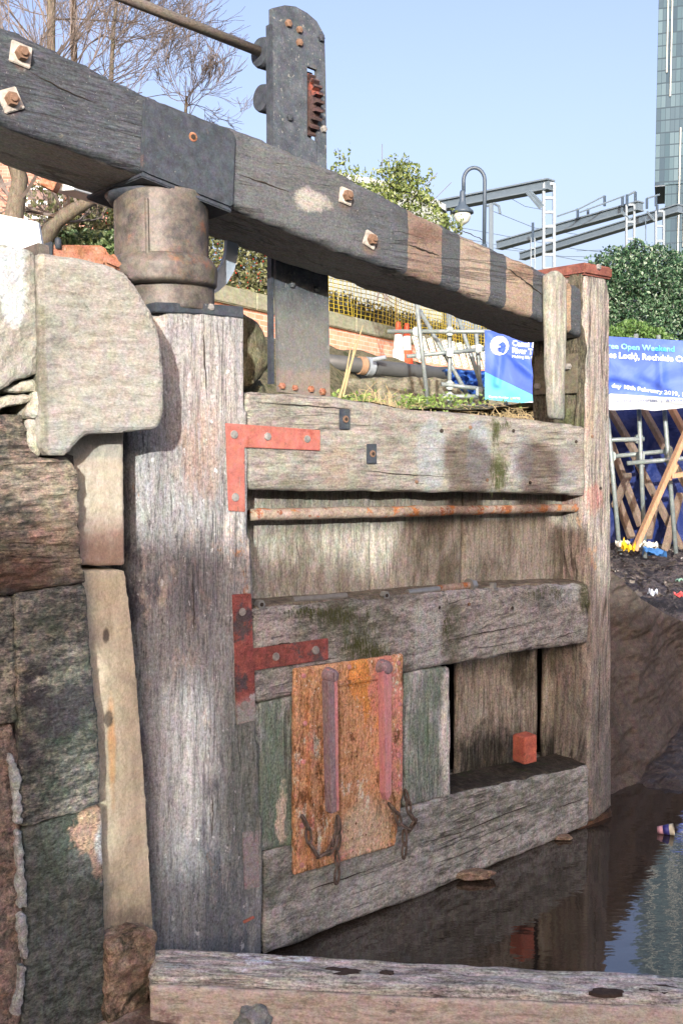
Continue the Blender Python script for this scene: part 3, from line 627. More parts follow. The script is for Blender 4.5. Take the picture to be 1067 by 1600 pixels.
def ledge_dirt(ps,mat,parent,y1):
    vs=[]
    A=[(G(a,b,0)) for a,b in ps]
    m=MB(); n=len(A)
    for x,z in A:
        for y,dz in((.014,-.006),(.022,.004),(y1,.009)): vs.append((x,y,z+dz))
    for i in range(n-1):
        for k in range(2): a=i*3+k; m.f.append((a,a+3,a+4,a+1))
    m.v=vs; o=m.build('silt_layer',mat,parent)
    bm=bmesh.new(); bm.from_mesh(o.data); bmesh.ops.subdivide_edges(bm,edges=bm.edges,cuts=12,use_grid_fill=True)
    for v in bm.verts: v.co.z+=mnoise.noise(v.co*40)*.004
    bm.to_mesh(o.data); bm.free()
ledge_dirt([(700,1244),(740,1236),(800,1222),(860,1209),(921,1196)],M['dirt'],lowr,.17)
ledge_dirt([(398,950),(550,938),(700,925),(820,915),(921,912)],M['dirt2'],midr,.12)
# brick on the lower ledge
bm_mat=surf('red brick',[L(150,82,66,1.15),L(168,92,74,1.15),L(186,106,86,1.15)],None,(60,3),blotch=[(L(120,70,60,1.1),.6,.06,10)],bump=.6,bdist=.004,contrast=.3,seed=46)
bx0,bz0=G(822,1190,.05); 
br=MB().box((-.034,-.034,-.004),(.036,.034,.104)).build('red_brick',bm_mat,loc=g2w(bx0+.0,.06,bz0+.002),rz=R(36),bevel=.004,label='loose red brick standing on the bottom rail ledge',cat='brick')
weather(br,.004,.0012,(60,60,60),3)
# chains
M['chain']=surf('rusty chain',[L(70,60,54,1.),L(96,82,74,1.),L(124,108,98,1.)],None,(90,3),bump=.4,contrast=.4,seed=47)
def link(m,c,d,side,L_=.054,W_=.027,r=.0046):
    d=d.normalized(); side=(side-d*side.dot(d)).normalized(); pts=[]
    n=16
    for k in range(n+1):
        a=2*math.pi*k/n; pts.append(c+d*(math.cos(a)*L_/2*(1 if abs(math.cos(a))<.5 else 1))+side*(math.sin(a)*W_/2))
    m.tube(pts,r,6,False)
def chain(name,pts,label,y=-.05,step=.042,lastbig=False):
    P=[GP(a,b,y-(q[0] if q else 0)) for a,b,*q in pts]; m=MB(); i=0; k=0
    segs=[]; 
    for a,b in zip(P,P[1:]):
        L_=(b-a).length; n=max(1,round(L_/step))
        for j in range(n): segs.append((a.lerp(b,(j+.5)/n),(b-a)))
    for k,(c,d) in enumerate(segs):
        link(m,c,d,Vector((1,.3,0)) if k%2 else Vector((.25,1,0)))
    o=m.build(name,M['chain'],smooth=True,label=label,cat='chain'); o.location=GO; o.rotation_euler=(0,0,GA); return o
chain('chain',[(474,1278),(480,1292),(484,1318),(497,1340),(515,1330),(522,1318),(526,1300),(528,1278)],'rusty chain looped between the left edge and left bar of the orange frame')
chain('chain',[(528,1275),(529,1300),(527,1330),(527,1356),(526,1380)],'rusty chain hanging straight below the left guide bar')
chain('chain',[(609,1257),(618,1270),(626,1288),(640,1296),(648,1284),(640,1270),(637,1252),(634,1238)],'tangled rusty chain knotted at the lower right corner of the orange frame',-.05)
chain('chain',[(632,1300),(632,1318),(631,1340)],'short rusty chain end dangling beneath the tangled knot')
def sst(a,b,v): t=max(0,min(1,(v-a)/(b-a))); return t*t*(3-2*t)
# ================================================================ lock wall
wall=empty('lock_wall',GO,GA,'old sandstone lock wall with rounded pale nose stone and cream hollow quoin','lock wall')
def wprism(name,pts,y0,y1,mat,voxel=.009,amp=.004,scale=(34,34,34),seed=0,amp2=.003,scale2=7,bev=.004,**kw):
    o=gprism(name,pts,y0,y1,mat,wall,voxel,amp,scale,bev,seed,amp2,scale2,**kw)
    for f in o.data.polygons: f.use_smooth=False
    return o
wprism('nose_stone',[(64,394),(110,402),(165,412),(195,424),(215,448),(240,490),(253,530),(259,600),(258,650),(248,672),(200,675),(138,678),(121,689),(110,711),(72,711),(63,690),(66,600),(62,500)],-.17,-.02,'stone',seed=31,bev=.006,amp=.0022,scale=(14,30,60),amp2=.004,scale2=4,label='big pale rounded nose stone')
MB().prism(gate_poly([(66,400),(180,418),(185,470),(185,675),(66,675)],.0),-.025,.35).build('backing_stone',M['stone'],wall,bevel=.01)
wprism('coping_stone',[(-150,372),(0,382),(58,392),(60,470),(62,560),(60,588),(40,590),(22,596),(0,612),(-20,625),(-150,640)],-.15,.5,'stonewhite',seed=32,bev=.006,label='white painted coping stone')
M['spall']=surf('spalled stone flake',[L(190,180,160),L(208,198,180),L(220,212,196)],None,(40,3),bump=.8,bdist=.01,contrast=.4,seed=48)
wprism('stone_flake',[(2,612),(25,600),(45,594),(60,593),(62,612),(35,613)],-.135,.1,'spall',voxel=.008,seed=33,bev=.006,amp2=.002)
wprism('stone_flake',[(-60,640),(-10,620),(20,617),(54,616),(52,630),(20,634),(0,642),(-60,655)],-.14,.1,'spall',voxel=.008,seed=34,bev=.006,amp2=.002)
wprism('stone_flake',[(62,606),(70,612),(72,645),(62,656),(52,652),(44,643),(55,626)],-.155,.1,'spall',voxel=.008,seed=35,bev=.008,amp2=.002)
wprism('stone_flake',[(44,654),(60,657),(70,650),(68,712),(58,712),(48,690)],-.145,.1,'spall',voxel=.008,seed=36,bev=.006,amp2=.002)
wprism('wall_stone',[(-150,640),(-30,650),(38,650),(46,690),(62,712),(112,716),(121,735),(127,800),(130,885),(137,912),(60,921),(0,930),(-150,945)],-.13,.3,'wallA',seed=37,amp=.008,scale=(14,30,60),label='upper mottled brown block')
wprism('wall_stone',[(25,926),(60,922),(136,913),(139,960),(149,1080),(157,1150),(160,1257),(100,1276),(34,1294),(30,1180)],-.132,.3,'wallB',seed=38,amp=.004,label='middle dark green block')
wprism('wall_stone',[(36,1295),(100,1278),(161,1259),(164,1400),(168,1500),(171,1700),(30,1700),(42,1500)],-.13,.3,'wallC',seed=39,amp=.003,label='lower green black block')
wprism('wall_stone',[(-150,948),(0,932),(24,929),(27,1060),(27,1130),(-150,1150)],-.125,.3,'wallB',seed=40,amp=.006)
wprism('wall_stone',[(-150,1152),(22,1132),(27,1180),(33,1300),(38,1420),(40,1500),(28,1700),(-150,1700)],-.118,.3,'wallR',seed=41,amp=.012,scale=(18,18,18),label='reddish broken block')
xl_=G(-150,900,-.13)[0]+.004; zz=[G(-150,v,-.13)[1] for v in (372,640,946,1151,1700)]
for k,(mt,w0) in enumerate((('stonewhite',1.1),('wallA',.8),('wallB',1.0),('wallR',.9))):
    x1_=xl_-.01
    while x1_>-3.2:
        o=MB().box((x1_-w0,-.13 if k else -.15,zz[k+1]+.006),(x1_,.3,zz[k]-.006)).build('wall_stone',M['stone' if mt=='stonewhite' else mt],wall,bevel=.008); weather(o,.018,.006,(20,20,20),90+k,.004,5); x1_-=w0+.012
jn=MB().prism(gate_poly([(-150,640),(115,712),(128,900),(150,1150),(165,1700),(-150,1700)],-.10),-.10,.28).build('joint_fill',M['joint'],wall)
rm=random.Random(4)
for seg in ([(16,1178),(23,1205),(28,1250),(29,1292)],[(30,1298),(32,1340),(35,1385),(36,1425)],[(34,1430),(38,1470),(40,1505)],[(36,1508),(32,1550),(24,1592)]):
    L1=[];R1=[]
    for a,b in zip(seg,seg[1:]):
        for k in range(7):
            t=k/7; cx_=a[0]+(b[0]-a[0])*t; cy_=a[1]+(b[1]-a[1])*t; wd_=rm.uniform(3.5,7.5); L1.append((cx_-wd_+rm.uniform(-1,1),cy_)); R1.append((cx_+wd_+rm.uniform(-1,1),cy_+rm.uniform(-2,2)))
    o=MB().prism(gate_poly(L1+R1[::-1],-.134),-.141,-.11).build('mortar_pointing',M['mortar'],wall,bevel=.002); weather(o,.005,.004,(50,50,50),50,.002,20)
def rightedge(v): return lerp_tab([(670,196),(715,194),(888,196),(1000,210),(1200,226),(1400,238),(1468,243)],v)
def leftedge(v): return lerp_tab([(670,100),(715,108),(888,124),(1000,134),(1150,148),(1400,158),(1500,165)],v)
def quoin(v0,v1,yf,mat,seed):
    pts=[(rightedge(v0+(v1-v0)*i/8),v0+(v1-v0)*i/8) for i in range(9)]+[(leftedge(v1+(v0-v1)*i/8),v1+(v0-v1)*i/8) for i in range(9)]
    return wprism('quoin_stone',pts,yf,.2,mat,seed=seed,amp=.0014,amp2=.0006,scale=(60,60,50),bev=.003,voxel=.007)
quoin(660,884,-.082,'quoinA',42); quoin(891,1500,-.086,'quoinB',43)
MB().box((G(190,800,.1)[0]-.25,.12,-.1),(G(200,800,.1)[0]+.02,.5,1.7)).build('gap_shade_back',M['joint'],wall)  # dark backing added so the gap beside the heel post reads as shade
wprism('base_stone',[(170,1478),(205,1462),(240,1452),(246,1470),(246,1498),(236,1530),(236,1700),(168,1700)],-.155,.05,'lump',seed=44,amp=.010,scale=(22,22,30),amp2=.008,scale2=6,voxel=.008,label='broken brown footing stone')
# iron anchor strap on the coping
anc=empty('anchor_strap',g2w(*(lambda q:(q[0],-.02,q[1]))(G(130,405,-.02))),GA,'rust orange iron anchor strap lying on the coping beside the post collar','anchor')
def loc(px,py,y,o=G(130,405,-.02)): q=G(px,py,y); return (q[0]-o[0],q[1]-o[1])
def aprism(name,pts,y0,y1,mat,par=anc,bev=.004): return MB().prism([loc(a,b,y0) for a,b in pts],y0+.02,y1+.02).build(name,M[mat],par,bevel=bev)
aprism('strap_bar',[(83,382),(158,383),(170,390),(163,416),(83,405)],-.02,.12,'rust')
aprism('strap_eye',[(162,394),(176,392),(190,404),(196,418),(185,424),(163,414)],-.03,.10,'rust',bev=.01)
pk=aprism('wedge_pack',[(59,378),(66,380),(81,384),(81,406),(59,400)],-.015,.10,'collar')
aprism('wedge',[(80,376),(84,377),(84,412),(80,412)],-.025,.11,'blackiron')
q=loc(86,378,0); MB().lathe((q[0],.0,q[1]),[(.008,-.02),(.008,0),(.006,.006),(.002,.008)],16).build('pin',M['blackiron'],anc,smooth=True)
# stone horn standing behind the heel post
horn=MB().prism(gate_poly([(372,478),(396,484),(412,500),(424,520),(428,560),(424,575),(410,586),(402,612),(372,612)],.62),.62,1.2).build('horn_stone',M['mossstone'],label='mossy rounded stone standing behind the heel post',cat='stone',bevel=.03)
horn.location=GO; horn.rotation_euler=(0,0,GA); weather(horn,.016,.012,(9,9,9),60,.03,4)
low=MB().prism(gate_poly([(370,598),(415,590),(426,625),(426,760),(370,760)],.7),.7,1.3).build('footing_block',M['mossstone'],label='dark lichen block beneath the mossy rounded stone',cat='stone',bevel=.02)
low.location=GO; low.rotation_euler=(0,0,GA); weather(low,.02,.01,(9,9,9),61,.02,4)
# ================================================================ sill, stones, water, ground
def groundpt(px,py,z): r=ray(px,py); return CAM+r*((z-CAMZ)/r.z)
zt=.2
A=groundpt(236,1480,zt);B=groundpt(1100,1524,zt);Cc=groundpt(1100,1560,zt);D=groundpt(236,1523,zt)
def extend(p,q,t): return q+(q-p).normalized()*t
B=extend(A,B,1.2);Cc=extend(D,Cc,1.2)
sd=(B-A).normalized(); ang=math.atan2(sd.y,sd.x)
Ri=Matrix.Rotation(-ang,4,'Z'); loc4=[Ri@(p-A) for p in (A,B,Cc,D)]
sm=MB().add([(p.x,p.y,dz) for dz in(0,-.30) for p in loc4],[(0,1,2,3),(7,6,5,4),(0,4,5,1),(1,5,6,2),(2,6,7,3),(3,7,4,0)])
# sill material marks in its own frame (top decayed and dark, sawn front pale)
sill=sm.build('timber_sill',M['sill'],loc=A,rz=ang,bevel=.008,label='worn timber sill lying across the lock bed before the gate',cat='sill beam')
weather(sill,.012,.007,(5,40,40),70,.006,7)
M['sillface']=surf('pale sawn sill face',[L(150,134,122,1.),L(172,156,144,1.),L(186,171,160,1.),L(158,141,128,1.)],'x',(40,6),blotch=[(L(128,104,92,1.),.55,.1,4),(L(112,108,100,1.),.6,.06,6)],bump=.6,bdist=.006,contrast=.35,seed=49)
fl=MB().add([(p.x,p.y-o_,dz) for dz in(-.022,-.30) for p,o_ in((loc4[3],0.0),(loc4[2],0.0),(loc4[2],.014),(loc4[3],.014))],[(0,1,2,3),(7,6,5,4),(0,4,5,1),(1,5,6,2),(2,6,7,3),(3,7,4,0)])
fo=fl.build('front_face_board',M['sillface'],sill); weather(fo,.008,.003,(6,30,20),71)
dk=plain('rotten hole',(.045,.034,.028,1),.95,0,.8,60,.6)
for (a,b,rx,ry) in((535,1516,.045,.018),(605,1518,.018,.010),(946,1548,.04,.016),(1028,1543,.045,.022)):
    p=groundpt(a,b,zt+.004); q=Ri@(p-A); m=MB(); n=18
    rr=[random.uniform(.75,1.2) for _ in range(n)]
    vs=[(q.x+rx*rr[i]*math.cos(2*math.pi*i/n),q.y+ry*rr[i]*math.sin(2*math.pi*i/n),.003) for i in range(n)]+[(v) for v in []]
    vs2=[(x,y,-.006) for x,y,_ in vs]
    m.add(vs+vs2,[tuple(range(n)),tuple(range(2*n-1,n-1,-1))]+[(i,(i+1)%n,(i+1)%n+n,i+n) for i in range(n)]).build('rot_pocket',dk,sill)
# lock bed in front of the sill
def grid(name,x0,x1,y0,y1,nx,ny,fz,mat,**kw):
    m=MB(); vs=[]
    for j in range(ny+1):
        for i in range(nx+1):
            x=x0+(x1-x0)*i/nx; y=y0+(y1-y0)*j/ny; vs.append((x,y,fz(x,y)))
    fs=[(j*(nx+1)+i,j*(nx+1)+i+1,(j+1)*(nx+1)+i+1,(j+1)*(nx+1)+i) for j in range(ny) for i in range(nx)]
    return m.add(vs,fs).build(name,mat,smooth=True,fix=False,**kw)
def nz(x,y,s,k=0): return mnoise.fractal(Vector((x*s,y*s,k)),1.0,2.0,4)
M['bed']=surf('pale bounce silt',[L(130,112,100,1.),L(160,142,128,1.),L(186,170,154,1.)],None,(30,3),blotch=[(L(104,84,74,1.),.54,.1,2)],bump=1.,bdist=.02,contrast=.4,seed=63)  # silt made paler than the dark mud, to bounce fill light upward
grid('lock_bed',-3,4,-22,2.56,140,240,lambda x,y:.075+nz(x,y,5)*.02,M['bed'],kind='structure')
def stone_piece(name,px,py,z,sx,sy,sz,mat,label,cat,rz=0,seed=0,group=None):
    p=groundpt(px,py,z); bm=bmesh.new(); bmesh.ops.create_icosphere(bm,subdivisions=3,radius=1)
    for v in bm.verts:
        q=v.co.copy(); d=1+mnoise.noise(q*1.3+Vector((seed*5.1,0,0)))*.5+mnoise.noise(q*3.5+Vector((seed,2,0)))*.15
        f=max(abs(q.x),abs(q.y),abs(q.z)); v.co=Vector((q.x*sx,q.y*sy,q.z*sz))*d*(.6+.4/f*.8)
    me=bpy.data.meshes.new(name); bm.to_mesh(me); bm.free(); me.materials.append(mat)
    o=bpy.data.objects.new(name,me); C.objects.link(o); o.location=p; o.rotation_euler=(0,0,rz)
    return setp(o,label,cat,group)
greystone=surf('grey stone',[L(96,98,96,1.),L(120,122,120,1.),L(140,140,136,1.)],None,(60,3),bump=.8,contrast=.4,seed=51)
stone_piece('stone',397,1592,.11,.045,.035,.035,greystone,'grey stone at the foot of the timber sill','stone',seed=1)
stone_piece('stone',742,1366,-.01,.07,.03,.018,M['lump'],'flat brown stone just above the water under the gate','stone',seed=2)
stone_piece('stone',878,1308,-.02,.035,.02,.010,M['lump'],'small brown lump in the water beside the mitre post foot','stone',seed=3)
# water
wm=N('lock water',.03); wm.b.inputs['Base Color'].default_value=(.026,.021,.016,1); wm.b.inputs['IOR'].default_value=2.2
wm.b.inputs['Specular IOR Level'].default_value=.5
n1=wm.noise(wm.map((5,14,5)),1,3,.5); n2=wm.noise(wm.map((26,60,26)),1,2,.5)
h=wm.math('ADD',wm.math('MULTIPLY',n1,.8),wm.math('MULTIPLY',n2,.16))
wm.put(wm.b.inputs['Normal'],wm.bump(h,.05,.03))
MB().add([(-4,2.5,-.03),(60,2.5,-.03),(60,30,-.03),(-4,30,-.03)],[(0,1,2,3)]).build('water',wm.m,fix=False,kind='structure')
# ground sheet
gm=surf('far ground',[L(90,88,70),L(120,116,92),L(140,134,110)],None,(2,3),bump=.3,contrast=.4,seed=52)
MB().add([(-1500,-600,-.6),(1500,-600,-.6),(1500,2500,-.6),(-1500,2500,-.6)],[(0,1,2,3)]).build('ground',gm,fix=False,kind='structure')
# terrain behind the gate
WP=Vector((.18,17)); WD=Vector((.462,.887)); WN=Vector((-.887,.462))     # brick wall foot line, WN points up the bank
def terr(x,y):
    u=x/max(y,1)
    d=(Vector((x,y))-WP).dot(WN)
    right=-.25+sst(5.9,6.5,y)*.68-sst(6,11,y)*.14
    right+= nz(x,y,1.6)*.10+nz(x,y,6,3)*.05
    left=1.88+sst(-2.2,-.9,d)*1.0+nz(x,y,1.2,2)*.07
    k=sst(.255,.225,u)*sst(9.2,10.0,y)
    return right*(1-k)+left*k if y>4.9 else -.4+(right+.4)*sst(4.2,4.9,y)*(1-k)
grid('silt_bed',-.2,9,4.3,16,200,260,terr,M['rubble'],kind='structure')
grid('canal_bank',-9,4.6,9.5,26,220,200,lambda x,y:(1.9+sst(-2.2,-.9,(Vector((x,y))-WP).dot(WN))*1.0+nz(x,y,1.2,2)*.07) if x/max(y,1)<.235 else -1.2,M['bank'],kind='structure')
# silt apron in front of the rubble
T1=groundpt(925,868,.97);B1=groundpt(925,1268,-.08)
tl=W(930,866,4.75);tr=W(1130,1030,6.0);bl=W(930,1275,4.30);br=W(1130,1118,5.75)
tm=W(1010,930,5.2); 
m=MB(); nx,ny=150,120; vs=[]
top=[(925,866,4.7),(957,893,4.8),(1000,935,5.0),(1045,962,5.3),(1067,971,5.5),(1130,985,6.1)]
bot=[(925,1275,4.30),(957,1252,4.40),(1000,1228,4.55),(1040,1165,4.95),(1067,1128,5.3),(1130,1060,6.0)]
def tabp(tab,t):
    s=t*(len(tab)-1); i=min(int(s),len(tab)-2); f=s-i; a,b=tab[i],tab[i+1]
    return W(a[0]+(b[0]-a[0])*f,a[1]+(b[1]-a[1])*f,a[2]+(b[2]-a[2])*f)
for j in range(ny+1):
    for i in range(nx+1):
        p=tabp(bot,i/nx).lerp(tabp(top,i/nx),j/ny); 
        p.y+=nz(p.x*2,p.z*5,1.5,7)*.05+ .05*math.sin(math.pi*j/ny)+nz(p.x*9,p.z*9,1,2)*.02
        st=(p.z-p.x*.35)*26; p.y+=.012*max(0,math.sin(st*2.2+nz(p.x*3,p.z*2,1)*3))*sst(.45,.8,j/ny); vs.append(p)
fs=[(j*(nx+1)+i,j*(nx+1)+i+1,(j+1)*(nx+1)+i+1,(j+1)*(nx+1)+i) for j in range(ny) for i in range(nx)]
# top shelf going back
base=len(vs)
for i in range(nx+1):
    p=vs[ny*(nx+1)+i].copy(); vs.append(p+Vector((.25,.9,-.45)))
fs+=[(ny*(nx+1)+i,ny*(nx+1)+i+1,base+i+1,base+i) for i in range(nx)]
m.add(vs,fs).build('silt_slope',M['slab'],smooth=True,kind='structure')
M['wetmud']=surf('wet glistening mud',[L(58,50,46,1.),L(78,68,62,1.),L(98,86,80,1.)],None,(40,3),bump=1.,bdist=.05,contrast=.6,seed=53,rough=.3,spec=.5)
def mudz(x,y):
    u=x/y; return -.10+sst(4.25,4.75,y+ (u-.30)*3)*.10+nz(x,y,7)*.03+nz(x,y,25)*.012
grid('mud_flat',1.1,4.2,4.2,7,110,100,mudz,M['wetmud'],kind='structure')
# ================================================================ behind the gate
def brickmat(name,c1,c2,mort,sc=4.3,bw=.5,rh=.25,axis='x',seed=0):
    m=N(name,.85); P=m.sep(); cv=m.n('ShaderNodeCombineXYZ'); m.put(cv.inputs[0],P[0]); m.put(cv.inputs[1],P[2])
    b=m.n('ShaderNodeTexBrick'); m.put(b.inputs['Vector'],cv.outputs[0]); b.inputs['Scale'].default_value=1
    b.inputs['Brick Width'].default_value=.225; b.inputs['Row Height'].default_value=.075; b.inputs['Mortar Size'].default_value=.008
    b.inputs['Color1'].default_value=c1; b.inputs['Color2'].default_value=c2; b.inputs['Mortar'].default_value=mort; b.inputs['Mortar Smooth'].default_value=.3
    n=m.noise(m.map((3,3,3)),1,8,.7); n2=m.noise(m.map((60,60,60)),1,4,.7)
    v=m.math('MULTIPLY_ADD',m.math('SUBTRACT',n,.5),1.0,m.math('MULTIPLY_ADD',m.math('SUBTRACT',n2,.5),.8,1.0))
    vv=m.n('ShaderNodeCombineXYZ'); [m.put(vv.inputs[i],v) for i in range(3)]
    m.put(m.b.inputs['Base Color'],m.mix(1.0,b.outputs['Color'],vv.outputs[0],'MULTIPLY'))
    m.put(m.b.inputs['Normal'],m.bump(m.math('ADD',m.math('MULTIPLY',b.outputs['Fac'],-1.0),m.math('MULTIPLY',n2,.3)),.5,.01))
    return m.m
wa=math.atan2(WD.y,WD.x)
bw=empty('brick_wall',(WP.x,WP.y,0),wa,'red brick retaining wall with pale stone coping beside the towpath','wall')
MB().box((-14,0,1.5),(14,.35,3.42)).build('brickwork',brickmat('retaining brick',L(236,150,118,1.1),L(244,170,140,1.1),L(230,214,196,.9)),bw)
m=MB(); 
for i in range(18): m.box((-14+i*1.56,-.06,3.42),(-14+i*1.56+1.55,.42,3.66))
m.build('coping',surf('pale coping',[L(176,172,144),L(196,190,162),L(208,204,178)],'x',(10,3),blotch=[(L(160,160,120),.56,.1,2)],bump=.4,contrast=.25,seed=55),bw,bevel=.015)
# leaves
def leafmat(name,cols,rough=.4,spec=.5,transl=.0):
    m=N(name,rough); m.b.inputs['Specular IOR Level'].default_value=spec
    g=m.n('ShaderNodeNewGeometry'); n=m.noise(m.map((2.2,)*3),1,3,.6)
    f=m.math('ADD',m.math('MULTIPLY',g.outputs['Random Per Island'],.7),m.math('MULTIPLY',n,.3))
    k=len(cols); m.put(m.b.inputs['Base Color'],m.ramp(f,[(.08+.84*i/(k-1),c) for i,c in enumerate(cols)]))
    return m.m
def leafmesh(pts,size,jit=.5,aspect=.5,rnd=random):
    m=MB(); V=m.v; F=m.f
    for p in pts:
        a=rnd.uniform(0,6.283); z=rnd.uniform(-.6,1); r=math.sqrt(max(0,1-z*z)); nn=Vector((r*math.cos(a),r*math.sin(a),z))
        u=nn.orthogonal().normalized(); w_=nn.cross(u); b=rnd.uniform(0,6.283); u2=u*math.cos(b)+w_*math.sin(b); w2=nn.cross(u2)
        s=size*rnd.uniform(1-jit,1+jit); i=len(V)
        V+= [tuple(p-u2*s),tuple(p+w2*s*aspect+nn*s*.12),tuple(p+u2*s),tuple(p-w2*s*aspect+nn*s*.12)]
        F.append((i,i+1,i+2,i+3))
    return m
def clump_pts(blobs,n,shell=.55):
    tot=sum(r[0]*r[1]*r[2] for c,r in blobs); out=[]
    for c,r in blobs:
        k=int(n*(r[0]*r[1]*r[2])/tot)
        for _ in range(k):
            v=Vector((random.gauss(0,1),random.gauss(0,1),random.gauss(0,1))).normalized()*(random.random()**(.33 if shell<.5 else .2))
            q=Vector((v.x*r[0],v.y*r[1],v.z*r[2])); nn=mnoise.noise((c+q)*(2.2/max(r)))+.6*mnoise.noise((c+q)*(6/max(r)))
            if nn<-.08 and random.random()<.85: continue
            out.append(c+q*(1+nn*.28))
    return out
barkm=surf('bark',[L(96,86,74),L(124,112,98),L(140,128,112)],'z',(30,4),blotch=[(L(110,112,80),.56,.1,4)],bump=.7,contrast=.4,seed=56)
twigm=plain('twig brown',L(132,118,112,.7),.8,0,.3,10)
def limb(m,p,d,l,r,depth,spread=.6,up=.15,minr=.004):
    pts=[p];q=p.copy();dd=d.copy(); n=4
    for i in range(n):
        dd=(dd+Vector((random.gauss(0,.13),random.gauss(0,.13),random.gauss(0,.13)+up*.15))).normalized(); q=q+dd*l/n; pts.append(q.copy())
    m.tube(pts,[max(minr,r*(1-.45*i/n)) for i in range(n+1)],5 if r>.03 else 3,False)
    if depth<=0: return
    for k in range(random.choice((2,3,3)) if depth>1 else 3):
        t=random.uniform(.35,1); b=pts[min(n,int(t*n)+0)]
        nd=(dd+Vector((random.uniform(-1,1),random.uniform(-1,1),random.uniform(-.5,.9)))*spread).normalized()
        limb(m,b,nd,l*random.uniform(.6,.85),max(minr,r*.52),depth-1,spread,up,minr)
# evergreen behind the banner
c=W(1000,455,27)
ev=empty('evergreen_tree',(c.x,c.y,1.0),0,'round dark evergreen tree with pale flecks behind the event banner','tree')
bl=[]
for (a,b,rx,rz) in((1000,450,1.25,1.1),(930,455,.75,.65),(960,430,.85,.7),(1040,440,.9,.8),(1075,470,1.0,.8),(925,505,.8,.7),(985,510,1.1,.8),(1050,520,1.2,.8),(985,405,.4,.3),(1015,410,.4,.25),(905,440,.35,.3),(1055,425,.4,.3),(1110,500,.9,.8)):
    p=W(a,b,27+random.uniform(-.6,.6)); bl.append((p-ev.location,(rx,rx,rz)))
crown=leafmesh(clump_pts(bl,62000,.7),.046).build('crown',leafmat('evergreen leaf',[L(16,34,28),L(30,58,42),L(48,84,58),L(76,112,76),L(110,142,108),L(214,222,206)],.45,.4),ev,fix=False)  # palest leaf tone paints the glints of glossy leaves
MB().tube([(0,0,-1.4),(0,0,.9),(.1,0,1.9)],[.16,.13,.08],8).build('trunk',barkm,ev)
c=W(985,515,16)
gb=empty('green_bush',(c.x,c.y,1.9),0,'mid green feathery bush peeping over the top edge of the banner','bush')
bl=[(W(a,b,16)-gb.location,(rx,.4,rz)) for a,b,rx,rz in((965,522,.3,.12),(985,518,.3,.16),(1010,524,.28,.12),(1030,530,.25,.08),(940,522,.3,.12))]
leafmesh(clump_pts(bl,6000),.03).build('foliage',leafmat('bush leaf',[L(70,104,50),L(98,134,66),L(120,152,84)],.5),gb,fix=False)
MB().tube([(0,0,-.2),(0,0,.9)],.03,6).build('stem',barkm,gb)
# holly behind the beam
c=W(620,300,15)
ho=empty('holly_bush',(c.x,c.y,3.5),0,'olive green leafy shrub rising above the middle of the balance beam','shrub')
bl=[]
for a,b,rx,rz in((530,262,.16,.3),(545,285,.22,.25),(600,285,.32,.28),(632,275,.3,.25),(640,300,.4,.3),(590,315,.4,.25),(660,325,.35,.2),(685,345,.3,.15),(560,300,.25,.2),(615,262,.2,.15),(528,240,.05,.1),(590,365,.4,.35),(640,385,.4,.3),(560,375,.35,.35),(610,395,.4,.25),(596,255,.06,.1),(650,262,.06,.09),(520,300,.3,.3),(700,360,.3,.15)):
    q_=W(a,b,15+random.uniform(-.2,.2))-ho.location
    bl.append((q_,(rx*.8,rx*.8,rz*.8)))
    for _k in range(5): bl.append((q_+Vector((random.uniform(-1,1)*rx*1.1,0,random.uniform(.1,1.0)*rz*1.1)),(rx*.22,rx*.22,rz*.35)))
leafmesh(clump_pts(bl,11000),.030).build('foliage',leafmat('holly leaf',[L(76,92,46),L(106,124,62),L(138,150,84),L(160,168,110)],.4),ho,fix=False)
m=MB(); 
for k in range(6): a=Vector((random.uniform(-.3,.3),0,-.3)); m.tube([a+Vector((0,0,.45)),a+Vector((random.uniform(-.3,.3),0,1.3))],[.014,.008],5)
for a,b in(((655,300),(683,270)),((665,325),(705,285)),((597,270),(597,225))):
    m.tube([W(*a,15)-ho.location,W(*b,15)-ho.location],.004,4)
m.build('twigs',twigm,ho,kind='stuff')
# hedge with berries over the brick wall
hd_=empty('berry_hedge',(WP.x,WP.y,3.5),wa,'trimmed hedge with small red berries growing over the brick wall coping','hedge')
pts=[]
for _ in range(42000):
    x=random.uniform(-13,-1.2); y=random.uniform(.12,1.5); top=(1.05-.35*sst(-3.8,-1.2,x))*(.18+.82*sst(-6.7,-6.2,x))+.12*mnoise.noise(Vector((x*1.5,0,0)))
    z=random.uniform(-.02,top)
    if random.random()<.6: y=.1+.16*random.random()+.12*mnoise.noise(Vector((x*3,z*3,0)))
    pts.append(Vector((x,y,z+.12)))
leafmesh(pts,.034,aspect=.5).build('foliage',leafmat('hedge leaf',[L(84,80,52),L(102,108,62),L(122,126,80),L(152,148,112),L(110,96,70)],.5),hd_,fix=False)
m=MB()
for _ in range(230):
    x=random.uniform(-6.1,-1.4); z=random.uniform(.15,1.0); y=.05+random.random()*.08; c_=Vector((x,y,z)); r=.012
    m.add([c_+Vector(v)*r for v in((1,0,0),(-1,0,0),(0,1,0),(0,-1,0),(0,0,1),(0,0,-1))],[(0,2,4),(2,1,4),(1,3,4),(3,0,4),(2,0,5),(1,2,5),(3,1,5),(0,3,5)])
m.build('berries',plain('red berry',L(220,70,50),.4),hd_,fix=False,kind='stuff')
